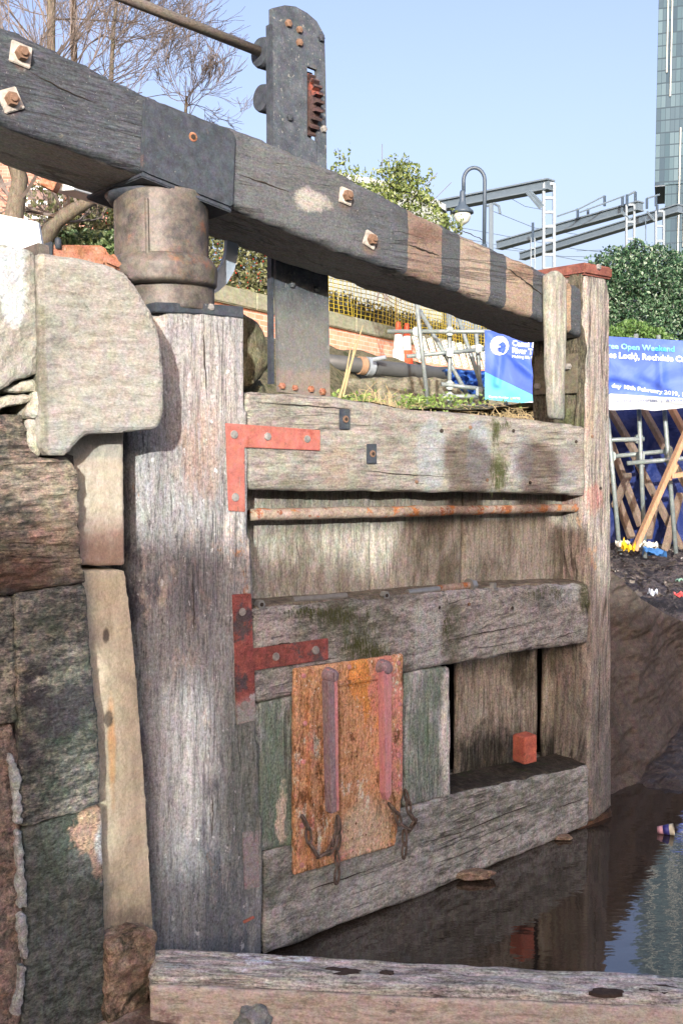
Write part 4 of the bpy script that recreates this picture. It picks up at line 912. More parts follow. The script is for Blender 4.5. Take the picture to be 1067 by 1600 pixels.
# brown scrub beyond the mesh
sc=empty('scrub',(WP.x,WP.y,3.5),wa,'dry brown scrub behind the yellow safety mesh on the brick wall','scrub')
m=MB()
for _ in range(2600):
    x=random.uniform(-1.6,9); y=random.uniform(.3,2.2); p=Vector((x,y,.05)); q=p+Vector((random.gauss(0,.3),random.gauss(0,.2),random.uniform(.25,.75)))
    m.tube([p,p.lerp(q,.5)+Vector((random.gauss(0,.08),0,random.gauss(0,.08))),q],[.006,.004,.002],3,False)
m.build('twigs',plain('dry stem',L(120,104,82),.8),sc,fix=False,kind='stuff')
leafmesh([Vector((random.uniform(-1.6,9),random.uniform(.2,1.8),random.uniform(.05,.6))) for _ in range(26000)],.034).build('leaves',leafmat('scrub leaf',[L(54,54,40),L(72,70,50),L(90,86,64),L(52,54,38)],.7),sc,fix=False)
# yellow mesh
me_=empty('safety_mesh',(WP.x,WP.y,3.66),wa,'yellow plastic safety mesh fence strung along the wall top','mesh fence')
m=MB(); cell=.15
def mp_(x,z): return Vector((x,-.02+.06*nz(x*1.2,z,1.0),z*(.95+.06*math.sin(x*1.9))))
L_=9.6; nxm=int(L_/cell); nzm=11
for j in range(nzm+1): m.tube([mp_(-1.15+i*cell,j*.075) for i in range(nxm+1)],.0065,4,False)
for i in range(nxm+1): m.tube([mp_(-1.15+i*cell,j*.075*nzm/4) for j in range(5)],.0055,4,False)
m.build('netting',plain('yellow plastic',L(232,200,60,.62),.5),me_,fix=False,kind=None)
m=MB(); 
for x in(-1.1,1.9,4.9,7.9): m.tube([(x,.05,0),(x,.05,.9)],.010,6)
m.build('stake',plain('timber stake',L(190,150,90),.7),me_)
# pipe, pier
pier=empty('pier_blocks',(0,0,0),0,'low row of old mossy stone blocks under the black pipe','stone blocks')
for i,(a,b,c_,d) in enumerate(((505,590,585,668),(592,588,672,672),(676,590,748,668),(752,592,845,668))):
    Ya=13.0+i*.55; p=W(a,b,Ya); q=W(c_,b+3,Ya+.5); h=p.z-1.75
    dx=(q-p); ang_=math.atan2(dx.y,dx.x)
    o=MB().box((0,0,0),(dx.length,.6,h)).build('block',M['pier'],pier,loc=(p.x,p.y,1.75),rz=ang_,bevel=.03); weather(o,.035,.02,(4,4,4),80+i,.02,2)
pA=W(440,557,13.1);pB=W(640,580,14.2);pC=W(770,592,16.2)
bp=empty('black_pipe',pA,0,'thick dark grey plastic pipe running along the stone blocks','pipe')
pm_=plain('dark pipe plastic',L(96,96,96),.5,0,.25,6)
MB().tube([Vector((0,0,0)),pB-pA,pC-pA],.105,20).build('pipe_run',pm_,bp,smooth=True)
d_=(pB-pA)
for t,rr,mt in((.58,.125,plain('tan coupling',L(190,150,120),.6)),(.64,.130,plain('grey coupling clamp',L(186,192,200),.5,.2)),(.70,.118,pm_)):
    MB().tube([d_*t,d_*(t+.045)],rr,24).build('coupling',mt,bp)
MB().tube([W(583,562,13.6)-pA,W(603,558,13.55)-pA],.03,8).build('clamp_lever',plain('zinc',L(200,206,214),.4,.4),bp)
# traffic cones
orange=plain('cone orange',L(240,92,62,.8),.5); white=plain('cone white',L(250,246,242,.8),.5)
def cone():
    r=empty('traffic_cone',(0,0,0),0,'x','traffic cone','traffic cones by the brick wall')
    MB().lathe((0,0,0),[(.11,.33),(.075,.62)],20).build('white_sleeve',white,r,smooth=True)
    MB().lathe((0,0,0),[(.142,.04),(.112,.328)],20).build('lower_cone',white,r,smooth=True)
    MB().lathe((0,0,0),[(.074,.622),(.045,.86),(.038,.88)],20).build('tip',orange,r,smooth=True)
    MB().box((-.2,-.2,0),(.2,.2,.04)).build('base_plate',orange,r,bevel=.02)
    return r
c1=cone(); c1['label']='traffic cone with all white lower body, left of the two cones'
p=W(622,571,16.4); c1.location=(p.x,p.y,p.z)
c2=empty('traffic_cone',(0,0,0),0,'traffic cone with orange foot band, right of the two cones','traffic cone','traffic cones by the brick wall')
for ch in c1.children: k=ch.copy(); C.objects.link(k); k.parent=c2
for k in c2.children:
    if k.name.startswith('lower_cone'): k.data=k.data.copy(); k.data.materials[0]=orange
p=W(635,573,16.5); c2.location=(p.x,p.y,p.z)
c1.scale=c2.scale=(.78,.78,.80)
# perforated white panels leaning in a row
pan=N('white perforated plastic',.6); P=pan.sep(); 
fx=pan.math('FRACT',pan.math('MULTIPLY',P[0],22.)); fz=pan.math('FRACT',pan.math('MULTIPLY',P[2],18.))
hole=pan.math('MULTIPLY',pan.sstep(pan.math('ABSOLUTE',pan.math('SUBTRACT',fx,.5)),.26,.2),pan.sstep(pan.math('ABSOLUTE',pan.math('SUBTRACT',fz,.5)),.26,.2))
pan.put(pan.b.inputs['Base Color'],pan.mix(hole,L(220,216,204,.7),L(110,102,90,.6)))
proto=None
ORD=['first','second','third','fourth','fifth','sixth','seventh','eighth','ninth','tenth','eleventh','last']
for i in range(12):
    p=W(655+i*11.5,566+i*1.6,16.4+i*.12); lab=ORD[i]+' white perforated barrier right of the traffic cones, leaning in the slanted row'
    if not proto:
        o=MB().box((0,0,0),(.085,.03,.44)); 
        for z in(.06,.2,.34): o.box((.015,-.012,z),(.07,-.002,z+.04))
        o=o.build('perforated_barrier',pan.m,bevel=.004,label=lab,cat='barrier',group='white barriers leaning behind the scaffold'); proto=o
    else:
        o=proto.copy(); C.objects.link(o); o['label']=lab
    o.location=p; o.rotation_euler=(0,R(-17),R(-14))
# dry grass and weeds at the bank edge
m=MB()
for _ in range(900):
    a=random.uniform(505,850); p=W(a,640+random.uniform(-4,12),10+random.uniform(-.6,.8)); p.z=terr(p.x,p.y) if False else p.z-.1
    h=random.uniform(.08,.34)*(1.1 if 555<a<625 else .55); 
    arc=random.uniform(-.25,.25)
    m.tube([p,p+Vector((arc*.4,0,h*.7)),p+Vector((arc,random.uniform(-.1,.1),h*random.uniform(.5,1)))],[.004,.003,.002],3,False)
dg=plain('dry grass',L(196,172,130),.8)
m.build('dry_grass',dg,fix=False,kind='stuff',label='tangle of dry grass and brambles on the bank edge',cat='grass')
m=leafmesh([W(random.gauss(a,s),random.gauss(628,7),9.8+random.uniform(-.3,.5)) for a,s,n in((525,14,320),(570,12,260),(640,10,120),(660,14,100),(690,40,260)) for _ in range(n)],.022)
m.build('weeds',leafmat('weed leaf',[L(92,120,50),L(130,156,72),L(160,180,96)],.5),fix=False,kind='stuff',label='low green weeds among the dry grass',cat='weeds')
st=empty('dead_stalks',W(530,626,9.6),0,'pair of tall pale dead reed stalks leaning right above the top rail','stalks')
for a,b in(((528,626),(567,508)),((536,620),(556,528)),((531,622),(550,530))):
    A_=W(*a,9.6);B_=W(*b,9.6); MB().tube([A_-st.location,A_.lerp(B_,.5)-st.location+Vector((.01,0,0)),B_-st.location],[.013,.010,.004],5).build('stalk',dg,st)
# ================================================================ scaffold
galv=surf('galvanised tube',[L(138,146,146),L(158,165,164),L(176,182,180)],None,(30,3),blotch=[(L(170,165,150),.6,.08,5)],bump=.15,contrast=.2,seed=57,rough=.45,metal=.2)
scf=empty('scaffold_frame',W(900,860,11),0,'galvanised scaffold tubes standing in the drained lock behind the gate','scaffold')
def tube_(a,b,Ya,Yb,r=.0245,name='scaffold_tube'):
    A_=W(*a,Ya)-scf.location;B_=W(*b,Yb)-scf.location
    return MB().tube([A_,B_],r,14).build(name,galv,scf,smooth=True)
def clamp(px,py,Y,s=.05):
    p=W(px,py,Y)-scf.location
    MB().box(p-Vector((s*.75,s*.8,s)),p+Vector((s*.75,s*.8,s))).build('coupler',galv,scf,bevel=.012)
T=[((993,522),(1007,876),11,10.8),((1028,524),(1056,872),11,10.8),((944,600),(968,868),10.9,10.7),((1090,528),(1110,872),11,10.8),
 ((900,689),(1006,686),11.06,10.9),((948,714),(1050,704),11.05,11.0),((979,724),(1150,709),10.85,10.9),
 ((647,440),(669,638),11.4,11.4),((702,480),(702,656),11.5,11.5),((742,500),(752,630),11.9,11.9),
 ((605,518),(860,518),11.5,11.3),((635,557),(765,545),11.5,11.8),((689,600),(770,610),11.4,11.5),((689,619),(770,620),11.4,11.5),
 ((640,637),(850,649),11.2,11.3),((709,634),(850,644),11.5,11.6),
 ((655,484),(740,634),11.8,11.6),((712,486),(764,640),12.1,12.0),((790,600),(790,662),11.6,11.6),((826,610),(827,664),11.6,11.6)]
for a,b,Ya,Yb in T: tube_(a,b,Ya,Yb)
for q in((997,686),(1000,713),(1000,724),(1043,704),(1044,716),(650,518),(655,555),(702,518),(702,551),(702,602),(702,620),(702,640),(748,612),(790,640),(827,645),(747,545),(955,713)): clamp(*q,10.95 if q[0]>900 else 11.45)
# timber struts in front of and behind the tubes
raw=surf('raw timber',[L(190,140,104),L(206,158,124),L(216,172,140)],'z',(40,4),bump=.2,contrast=.2,seed=58)
old=surf('dull timber',[L(108,90,80,.9),L(130,110,96,.9),L(146,126,110,.9)],'z',(40,4),bump=.2,contrast=.3,seed=59)
ts=empty('timber_prop',W(990,860,10.4),0,'pale new timber prop leaning to the right in front of the scaffold','prop')
MB().beam((0,0,0),W(1100,610,10.6)-ts.location,.075,.05).build('raking_post',raw,ts,bevel=.004)
MB().beam(W(1046,744,10.5)-ts.location,W(1110,735,10.6)-ts.location,.08,.05).build('cross_brace',raw,ts,bevel=.004)
MB().beam(W(1056,726,10.52)-ts.location,W(1044,750,10.52)-ts.location,.06,.04).build('gusset',raw,ts,bevel=.004)
# tarpaulin
def tarpmat(name,c,rough=.35,fold=1.0):
    m=N(name,.6); m.b.inputs['Specular IOR Level'].default_value=.2
    n=m.noise(m.map((2,2,2)),1,5,.6,1.0)
    m.put(m.b.inputs['Base Color'],m.ramp(n,[(.3,c),(.7,tuple(min(1,q*1.5) for q in c[:3])+(1,))]))
    m.put(m.b.inputs['Normal'],m.bump(n,.6*fold,.15)); return m.m
def sheet(name,tab,nx,ny,fold,mat,**kw):   # tab: 4 corners TL TR BR BL as (px,py,Y)
    tl,tr,brr,bll=[W(*q) for q in tab]; m=MB(); vs=[]
    for s_ in(0,.006):
        for j in range(ny+1):
            for i in range(nx+1):
                p=tl.lerp(tr,i/nx).lerp(bll.lerp(brr,i/nx),j/ny); d=fold(i/nx,j/ny); vs.append((p.x,p.y+d+s_,p.z))
    K_=(nx+1)*(ny+1); idx=lambda i,j,k:k*K_+j*(nx+1)+i
    fs=[(idx(i,j,k),idx(i+1,j,k),idx(i+1,j+1,k),idx(i,j+1,k)) for k in(0,1) for j in range(ny) for i in range(nx)]
    return m.add(vs,fs).build(name,mat,smooth=True,fix=False,**kw)
tp_=sheet('blue_tarpaulin',((925,560,12.6),(1300,560,12.6),(1300,850,12.0),(925,850,12.0)),80,60,lambda u,v:.12*nz(u*9,v*5,1.0,5)+.03*nz(u*30,v*14,1,6),tarpmat('navy tarpaulin',L(36,50,104,.62)),label='dark blue tarpaulin screen behind the struts at the right',cat='tarpaulin')
sheet('blue_tarpaulin',((715,632,12.6),(925,632,12.6),(925,720,12.6),(715,720,12.6)),40,20,lambda u,v:.08*nz(u*9,v*5,1.0,8),tarpmat('navy tarpaulin low',L(36,54,116,.62)),label='dark blue tarpaulin strip under the turquoise corner of the banner',cat='tarpaulin')
sheet('blue_tarpaulin',((690,578,13.6),(765,580,13.2),(765,625,13.0),(722,612,13.3)),30,24,lambda u,v:.28*nz(u*7,v*6,1.0,9)+.08*nz(u*20,v*16,1,3),tarpmat('bright blue tarpaulin',L(70,116,200)),label='crumpled bright blue tarpaulin heap left of the banner',cat='tarpaulin')
for i,(a,b,lab) in enumerate((((948,632),(1000,722),'left'),((1000,632),(1072,760),'middle'),((1046,634),(1110,750),'right'),((946,672),(1001,822),'low'),((990,712),(1066,860),'mid low'),((948,736),(986,840),'bottom'))):
    lab_=['dark timber strut descending from the banner edge beside the mitre post','dark timber strut slanting down between the two front tubes','reddish timber strut at the right frame edge beneath the banner','long dull strut crossing behind the left front tube','long dull strut ending at the rubble behind the middle tube','short low strut at the foot of the tarpaulin near the gate'][i]
    A_=W(*a,12.2);B_=W(*b,11.7); o=MB().beam((0,0,0),B_-A_,.085,.06).build('timber_strut',old if i!=2 else raw,loc=A_,bevel=.004,label=lab_,cat='strut',group='struts against the tarpaulin')
for i,(a,b) in enumerate((((981,742),(960,790)),((1026,772),(1012,840)),((1062,772),(1036,868)))):
    A_=W(*a,11.9);B_=W(*b,11.4); MB().beam((0,0,0),B_-A_,.08,.06).build('timber_brace',old,loc=A_,bevel=.004,label=['short brace leaning left low beside the mitre post','short brace leaning left behind the raking prop','tall brace beside the rightmost front tube'][i],cat='brace',group='braces against the tarpaulin')
# ================================================================ banner
BX0,BX1=757,1330
def banY(px): return 10.72-.55*(px-BX0)/(BX1-BX0)
def fold(px,py):
    u=(px-BX0)/100.; v=(py-516)/100.
    d=.028*nz(u*1.3,v*1.0,1.0,4)
    def crease(x0,y0,x1,y1,a,w_):
        dx,dy=x1-x0,y1-y0; L2=dx*dx+dy*dy; t=max(0,min(1,((px-x0)*dx+(py-y0)*dy)/L2)); q=math.hypot(px-x0-dx*t,py-y0-dy*t); return a*math.exp(-(q/w_)**2)
    d+=crease(785,545,838,590,.05,6)+crease(783,545,776,600,.05,5)-crease(762,520,800,560,.04,8)
    d+=crease(1031,550,1033,612,.05,6)-crease(955,598,1040,616,.05,6)+crease(1000,595,1035,612,-.04,7)+crease(1015,620,1067,628,.04,6)
    return d
def ban(px,py,off=0): return W(px,py,banY(px)-fold(px,py)-off)
def topy(px): return 516+ (px-757)*.05 if px<960 else 526.2+(px-960)*.058
def boty(px): return lerp_tab([(757,624),(838,632),(960,641),(1000,639),(1020,642),(1080,636),(1330,634)],px)
def banpatch(poly_test_cells,mat,name,par,off,**kw): pass
bn=empty('event_banner',W(760,625,10.7),0,'blue printed event banner with white lower band tied to the scaffold','banner')
def bmat(name,cols,marks=()):
    m=N(name,.6); m.b.inputs['Specular IOR Level'].default_value=.25
    n=m.noise(m.map((1.6,1.6,1.6)),1,5,.6,.8); m.put(m.b.inputs['Base Color'],m.ramp(n,[(.35+.3*i/(len(cols)-1),c) for i,c in enumerate(cols)])); return m.m
bblue=bmat('banner blue',[L(58,88,192,.68),L(74,104,206,.68),L(104,130,216,.7)]); bcyan=bmat('banner turquoise',[L(92,186,222,.62),L(112,198,230,.62)]); bwhite=bmat('banner white',[L(206,210,220,.62),L(226,229,236,.62)])
def region_mesh(inside,mat,name,off,x0,x1,step=4,ny=34,**kw):
    m=MB(); cells=int((x1-x0)/step)
    for i in range(cells):
        for j in range(ny):
            xa,xb=x0+i*step,x0+(i+1)*step; q=[]
            for px,t in((xa,j/ny),(xb,j/ny),(xb,(j+1)/ny),(xa,(j+1)/ny)):
                lo_,hi_=inside(px)
                if hi_-lo_<.3: q=None;break
                q.append(ban(px,lo_+(hi_-lo_)*t,off)-bn.location)
            if q: m.add(q,[(0,1,2,3)])
    bm=bmesh.new(); me=bpy.data.meshes.new(name); me.from_pydata(m.v,[],m.f); bm.from_mesh(me); bmesh.ops.remove_doubles(bm,verts=bm.verts,dist=1e-5); bm.to_mesh(me); bm.free()
    me.materials.append(mat); o=bpy.data.objects.new(name,me); C.objects.link(o); o.parent=bn
    for f in me.polygons:f.use_smooth=True
    return setp(o,**kw)
def hemline(px): return lerp_tab([(757,700),(835,690),(900,650),(953,615),(1000,618),(1030,620),(1067,622),(1330,620)],px)
region_mesh(lambda x:(topy(x),boty(x)),bblue,'banner_cloth',0,BX0,BX1,4,44)
region_mesh(lambda x:(min(boty(x)-.2,581+(x-757)*.48),boty(x)),bcyan,'turquoise_corner',.006,BX0,850,3,14)
region_mesh(lambda x:(hemline(x),boty(x)),bwhite,'white_band',.006,953 if False else 905,BX1,4,14)
region_mesh(lambda x:(boty(x)-max(0,(x-815))*.28,boty(x)),bwhite,'white_corner',.009,816,850,3,6)
def text(s,x0,x1,y0,y1,h,mat,off=.012,bold=0,name='lettering',shear=0):
    cu=bpy.data.curves.new('t','FONT'); cu.body=s; cu.offset=bold; cu.resolution_u=2; o=bpy.data.objects.new('t',cu); C.objects.link(o)
    dg=bpy.context.evaluated_depsgraph_get(); me=bpy.data.meshes.new_from_object(o.evaluated_get(dg)); bpy.data.objects.remove(o); 
    xs_=[v.co.x for v in me.vertices]; mx=max(xs_); mn=min(xs_)
    for v in me.vertices:
        t=(v.co.x-mn)/(mx-mn); px=x0+(x1-x0)*t; py=y0+(y1-y0)*t-v.co.y/.7*h
        v.co=ban(px,py,off)-bn.location
    me.materials.clear(); me.materials.append(mat); me.update()
    ob=bpy.data.objects.new(name,me); C.objects.link(ob); ob.parent=bn; return ob
tw=plain('print white',L(248,250,255,.85),.4,0,0,5,0); tcy=plain('print sky blue',L(84,186,240,.85),.4,0,0,5,0); tnv=plain('print navy',L(70,84,150,.8),.4,0,0,5,0)
text('Canal &',800,838,540,543.5,8.5,tw,bold=.02); text('River Trust',800,849,551,555.5,8.5,tw,bold=.03); text('Making life better',800,846,559,562,4.5,tw)
text('Charity Number 1146792',763,812,621,624,3,tw)
text('Free Open Weekend',943,1053,544,549.5,8.5,tcy,bold=.02)
text('es Lock), Rochdale Canal',951,1084,558.5,566.5,9,tw,bold=.03)
text('day 10th February 2019, 10am',955,1087,605,622,6,tw,bold=.025)
text('/ @canalrivertrust  |  #Winter',953,1075,628.5,627,5,tnv,.014)
# round emblem: white disc, blue swoop and ripple lines
def disc(cx_,cy_,r,mat,off,a0=0,a1=6.2832,ri=0,name='emblem',n=40):
    m=MB(); vs=[]; 
    for k in range(n+1):
        a=a0+(a1-a0)*k/n
        vs.append(ban(cx_+r*math.cos(a)*.96,cy_-r*math.sin(a),off)-bn.location)
        vs.append(ban(cx_+ri*math.cos(a)*.96,cy_-ri*math.sin(a),off)-bn.location)
    return m.add(vs,[(2*k,2*k+2,2*k+3,2*k+1) for k in range(n)]).build(name,mat,bn,fix=False)
disc(780,540,15,tw,.012); disc(783,541,7.5,bblue,.018,R(-10),R(170),0,'emblem_swoop')
disc(775,545,8,tw,.022,R(20),R(120),3,'emblem_swoop')
for k in range(4): 
    m=MB(); w__=6-k*.7; m.add([ban(a,b,.02)-bn.location for a,b in((777-w__,542+k*2.6),(777+w__,542.5+k*2.6),(777+w__,543.2+k*2.6),(777-w__,542.8+k*2.6))],[(0,1,2,3)]).build('emblem_ripple',bblue,bn,fix=False)
# ================================================================ distance
lamp=empty('street_lamp',W(757,420,24),0,'swan neck street lamp with pale glass globe above the balance beam','street lamp')
lm=plain('lamp paint',L(86,100,116),.5,.1); l0=lamp.location
MB().tube([W(755,560,24)-l0,W(756,382,24)-l0],.07,8).build('column',lm,lamp,smooth=True)
arc=[W(756,382,24)-l0,W(757,290,24)-l0]+[W(740.5+16.5*math.cos(R(a)),282-20*math.sin(R(a)),24)-l0 for a in range(0,181,15)]+[W(724,300,24)-l0]
MB().tube(arc,.045,8).build('swan_neck',lm,lamp,smooth=True)
h=W(722,330,24)-l0
MB().lathe(h,[(.05,.48),(.065,.44),(.07,.25),(.10,.14),(.26,.0),(.27,-.05),(.2,-.06)],20).build('shade',lm,lamp,smooth=True)
MB().lathe(h,[(.2,-.06),(.2,-.14),(.15,-.25),(.06,-.31),(.01,-.32)],20).build('globe',plain('lamp glass',L(212,212,204,.8),.3,0,.1),lamp,smooth=True)
# gantries
gst=plain('gantry steel',L(122,136,150),.5,.1,.15,3); gst2=plain('gantry steel pale',L(132,144,156),.5,.1,.15,3)  # steel tones lightened to stand in for distance haze
def gantry(label,beamA,beamB,Y0,Y1,th,posts,struts=(),ins=()):
    g=empty('rail_gantry',W(*beamB,Y1),0,label,'gantry','railway gantries beyond the trees'); l=g.location
    a=W(*beamA,Y0)-l;b=Vector((0,0,0)); MB().beam(a,b,th*1.2,th).build('boom',gst,g)
    MB().beam(a+Vector((0,-.1,th*.55)),b+Vector((0,-.1,th*.55)),th*1.6,th*.18).build('boom_flange',gst2,g); MB().beam(a+Vector((0,-.1,-th*.55)),b+Vector((0,-.1,-th*.55)),th*1.6,th*.18).build('boom_flange',gst2,g)
    for (px,py,pb,wd,Y) in posts:
        s=Y/FPX; m=MB(); p0=W(px,py,Y)-l; p1=W(px,pb,Y)-l
        for sx in(-1,1): m.beam(p0+Vector((sx*wd*s/2,0,0)),p1+Vector((sx*wd*s/2,0,0)),wd*s*.26,wd*s*.26)
        n=max(3,int((pb-py)/22)); 
        for k in range(n+1): q=p0.lerp(p1,k/n); m.beam(q+Vector((-wd*s/2,0,0)),q+Vector((wd*s/2,0,0)),wd*s*.2,wd*s*.28)
        m.build('post',gst2,g)
    for (a_,b_,Y,r) in struts: MB().tube([W(*a_,Y)-l,W(*b_,Y)-l],r,5).build('strut',gst,g)
    for (px,py,ln,Y) in ins:
        p=W(px,py,Y)-l; q=W(px,py-ln,Y)-l; MB().tube([p,q],.12,6).build('insulator',plain('insulator',L(66,84,104),.5) if 'insulator' not in bpy.data.materials else bpy.data.materials['insulator'],g)
    return g
gantry('nearest tall steel railway gantry with ladder post behind the mitre post',(690,322),(860,289),66,60,.5,[(857,287,420,16,60),(700,325,400,8,66)],
   [((826,298),(848,322),60,.12),((822,300),(844,326),60,.1)])
gantry('middle railway gantry boom carrying insulators, with ladder post in front of the tower',(779,384),(1000,322),96,84,.6,[(984,320,400,12,84),(832,372,420,6,92)],
   [((970,330),(984,345),84,.12),((870,338),(905,326),86,.07),((905,326),(944,306),86,.07),((905,332),(975,306),85,.07),((979,306),(992,299),84,.1)],
   [(832,378,30,90),(902,342,16,88),(944,322,16,86),(979,322,18,84),(992,318,18,84),(972,322,14,84),(918,348,22,88)])
gantry('farthest railway gantry boom running low behind the middle one',(815,401),(1062,326),108,92,.6,[(1030,330,400,12,92)],
   [((1010,310),(1030,304),92,.09),((1010,330),(1022,345),92,.1),((1008,338),(1008,376),94,.05)],
   [(1010,326,16,92),(1024,322,16,92),(1026,334,14,92)])
m=MB()
for (a,b,Y) in(((700,352),(1100,412),110),((700,368),(1100,430),112),((770,330),(900,366),100),((760,386),(1000,402),120),((900,392),(1100,372),120),((780,300),(860,330),110)):
    A_=W(*a,Y);B_=W(*b,Y); m.tube([A_,A_.lerp(B_,.5)-Vector((0,0,.5)),B_],.035,3,False)
m.build('overhead_wires',gst,label='thin overhead railway wires strung beyond the gantries',cat='wires')
mast=empty('signal_mast',W(767,400,50),0,'slim pale mast with a curled cable bracket beside the street lamp','mast')
l=mast.location; MB().tube([W(767,420,50)-l,W(767,318,50)-l],.12,6).build('pole',gst2,mast)
MB().tube([W(760,322,50)-l,W(772,318,50)-l,W(779,322,50)-l,W(781,334,50)-l],.07,6).build('bracket',gst,mast)
# tower
TY=262
tw0=W(1022,290,TY); TX=tw0.x; zc=tw0.z
tower=empty('glass_tower',(TX,TY,0),R(-18),'very tall blue glass tower with overhanging upper storeys at the right edge','tower')
gl=N('tower glass',.4); P=gl.sep()
br_=gl.n('ShaderNodeTexBrick'); cv=gl.n('ShaderNodeCombineXYZ'); gl.put(cv.inputs[0],P[2]); gl.put(cv.inputs[1],gl.math('ADD',P[0],gl.math('MULTIPLY',P[1],1.0))); gl.put(br_.inputs['Vector'],cv.outputs[0])
br_.inputs['Scale'].default_value=1; br_.inputs['Brick Width'].default_value=12.4; br_.inputs['Row Height'].default_value=1.15; br_.inputs['Mortar Size'].default_value=.05
br_.inputs['Color1'].default_value=L(112,142,158,.34); br_.inputs['Color2'].default_value=L(158,186,200,.34); br_.inputs['Mortar'].default_value=L(92,112,128,.34)
fz=gl.math('FRACT',gl.math('DIVIDE',P[2],3.1)); line=gl.math('LESS_THAN',fz,.10)
wn_=gl.n('ShaderNodeTexWhiteNoise'); wn_.noise_dimensions='2D'; c2_=gl.n('ShaderNodeCombineXYZ')
gl.put(c2_.inputs[0],gl.math('FLOOR',gl.math('DIVIDE',gl.math('ADD',P[0],P[1]),1.15))); gl.put(c2_.inputs[1],gl.math('FLOOR',gl.math('DIVIDE',P[2],6.2))); gl.put(wn_.inputs['Vector'],c2_.outputs[0])
colr=gl.mix(gl.math('MULTIPLY',wn_.outputs['Value'],.75),br_.outputs['Color'],L(84,104,128,.34)); colr=gl.mix(line,colr,L(96,116,132,.34))
gl.put(gl.b.inputs['Base Color'],colr); gl.b.inputs['Metallic'].default_value=0; gl.b.inputs['Roughness'].default_value=.4; gl.b.inputs['Specular IOR Level'].default_value=.04  # diffuse blue stands in for the sky mirrored in the glass
MB().box((0,0,zc),(26,20,170)).build('upper_block',gl.m,tower); MB().box((2.6,.4,-1),(26,20,zc-.02)).build('lower_block',gl.m,tower)
soff=plain('tower soffit',L(96,112,128),.5); MB().box((0.05,.05,zc-.3),(2.58,20,zc-.03)).build('soffit',soff,tower)
fin=plain('pale fin',L(205,206,200),.5)
for (x,z0,z1) in((3.2,zc+22,zc+75),(7.4,zc+26,zc+60),(2.2,zc+28,zc+50),(5.9,zc-28,zc+14),(7.2,zc-16,zc+8),(4.2,zc+70,zc+92),(9.0,zc+40,zc+90),(11.5,zc+5,zc+60),(14,zc-20,zc+40),(6.2,zc-70,zc-40),(8.6,zc-60,zc-30)):
    MB().box((x,-.4,z0),(x+.32,-.003,z1)).build('fin',fin,tower)
# pale building behind the holly
pb=empty('pale_building',W(500,345,34),R(-8),'pale flat roofed building mostly hidden behind the holly shrub','building')
l=pb.location; w0=W(470,300,34);w1=W(693,330,40)
m=MB().prism([(0,-5),(4.1,-5),(4.1,(W(690,338,34)-l).z),(3.05,(W(640,308,34)-l).z),(0,(W(520,276,34)-l).z)],0,4).build('wall',plain('pale render',L(156,162,160),.7),pb)
MB().prism([(0,(W(520,276,34)-l).z+.01),(3.05,(W(640,308,34)-l).z+.01),(4.2,(W(690,338,34)-l).z+.01),(4.2,(W(690,338,34)-l).z+.2),(3.05,(W(640,308,34)-l).z+.22),(0,(W(520,276,34)-l).z+.22)],-.2,4.2).build('roof',plain('grey roof edge',L(170,176,180),.6),pb)
# brick house at far left
bh=empty('brick_house',W(-30,420,24),R(6),'red brick house with white framed windows behind the bare trees at left','house')
l=bh.location; hbm=brickmat('house brick',L(190,120,100),L(212,150,130),L(200,176,160))
MB().box((-6,0,-3),(4.6,6,2.5)).build('wall',hbm,bh)
wf=plain('white frame',L(236,238,238,.8),.5); wg=plain('window glass',L(140,112,104),.6,0,.2)  # brick-brown pane colour paints a reflection in the glass
for (xa_,xb_,za_,zb2) in((1.05,1.95,.85,1.95),(-1.2,.15,.85,2.1)):
    wnd=MB(); wnd.box((xa_,-.06,za_),(xa_+.09,.02,zb2)); wnd.box((xb_-.09,-.06,za_),(xb_,.02,zb2))
    for k in range(4): z=za_+(zb2-za_-.08)*k/3; wnd.box((xa_+.092,-.055,z),(xb_-.092,.02,z+.08))
    wo=wnd.build('window',wf,bh); MB().box((xa_+.05,-.02,za_+.04),(xb_-.05,.004,zb2-.04)).build('pane',wg,wo)
    MB().box((xa_-.12,-.12,za_-.14),(xb_+.12,.02,za_-.005)).build('sill',wf,wo)
MB().tube([(2.75,-.08,-2),(2.75,-.08,2.4)],.09,8).build('drainpipe',plain('black pipe',L(50,54,62),.5),bh)
# far gate beam end
fb=empty('far_balance_beam',W(98,292,6.5),0,'white tipped end of another balance beam with a rusty plate','beam')
l=fb.location
MB().beam((0,0,0),W(190,320,7.3)-l,.16,.045).build('timber',plain('white beam paint',L(238,238,234,.8),.6),fb,bevel=.004)
MB().beam(W(70,281,6.45)-l,W(91,291,6.45)-l,.1,.085).build('end_plate',M['rust'],fb,bevel=.004)
# white board on the coping
wb=MB().prism([(0,-.3),(.44,-.3),(.40,.05),(.37,.13),(-.6,.21),(-.6,-.3)],0,.03)
p=W(0,372,4.2); q=W(63,372,4.2)
wbx=q.x-p.x
wb=MB(); 
A_=[W(-80,318,4.2),W(0,335,4.2),W(60,347,4.2),W(67,390,4.2),W(70,470,4.2),W(-80,470,4.2)]
wb.add([v-A_[3] for v in A_]+[v-A_[3]+Vector((0,.03,0)) for v in A_],[(5,4,3,2,1,0),(6,7,8,9,10,11)]+[(i,(i+1)%6,(i+1)%6+6,i+6) for i in range(6)])
wb.build('white_board',plain('white board paint',L(246,247,248,.8),.5,0,.05,5,.05),loc=A_[3],label='plain white board standing on the coping at the left edge',cat='board')
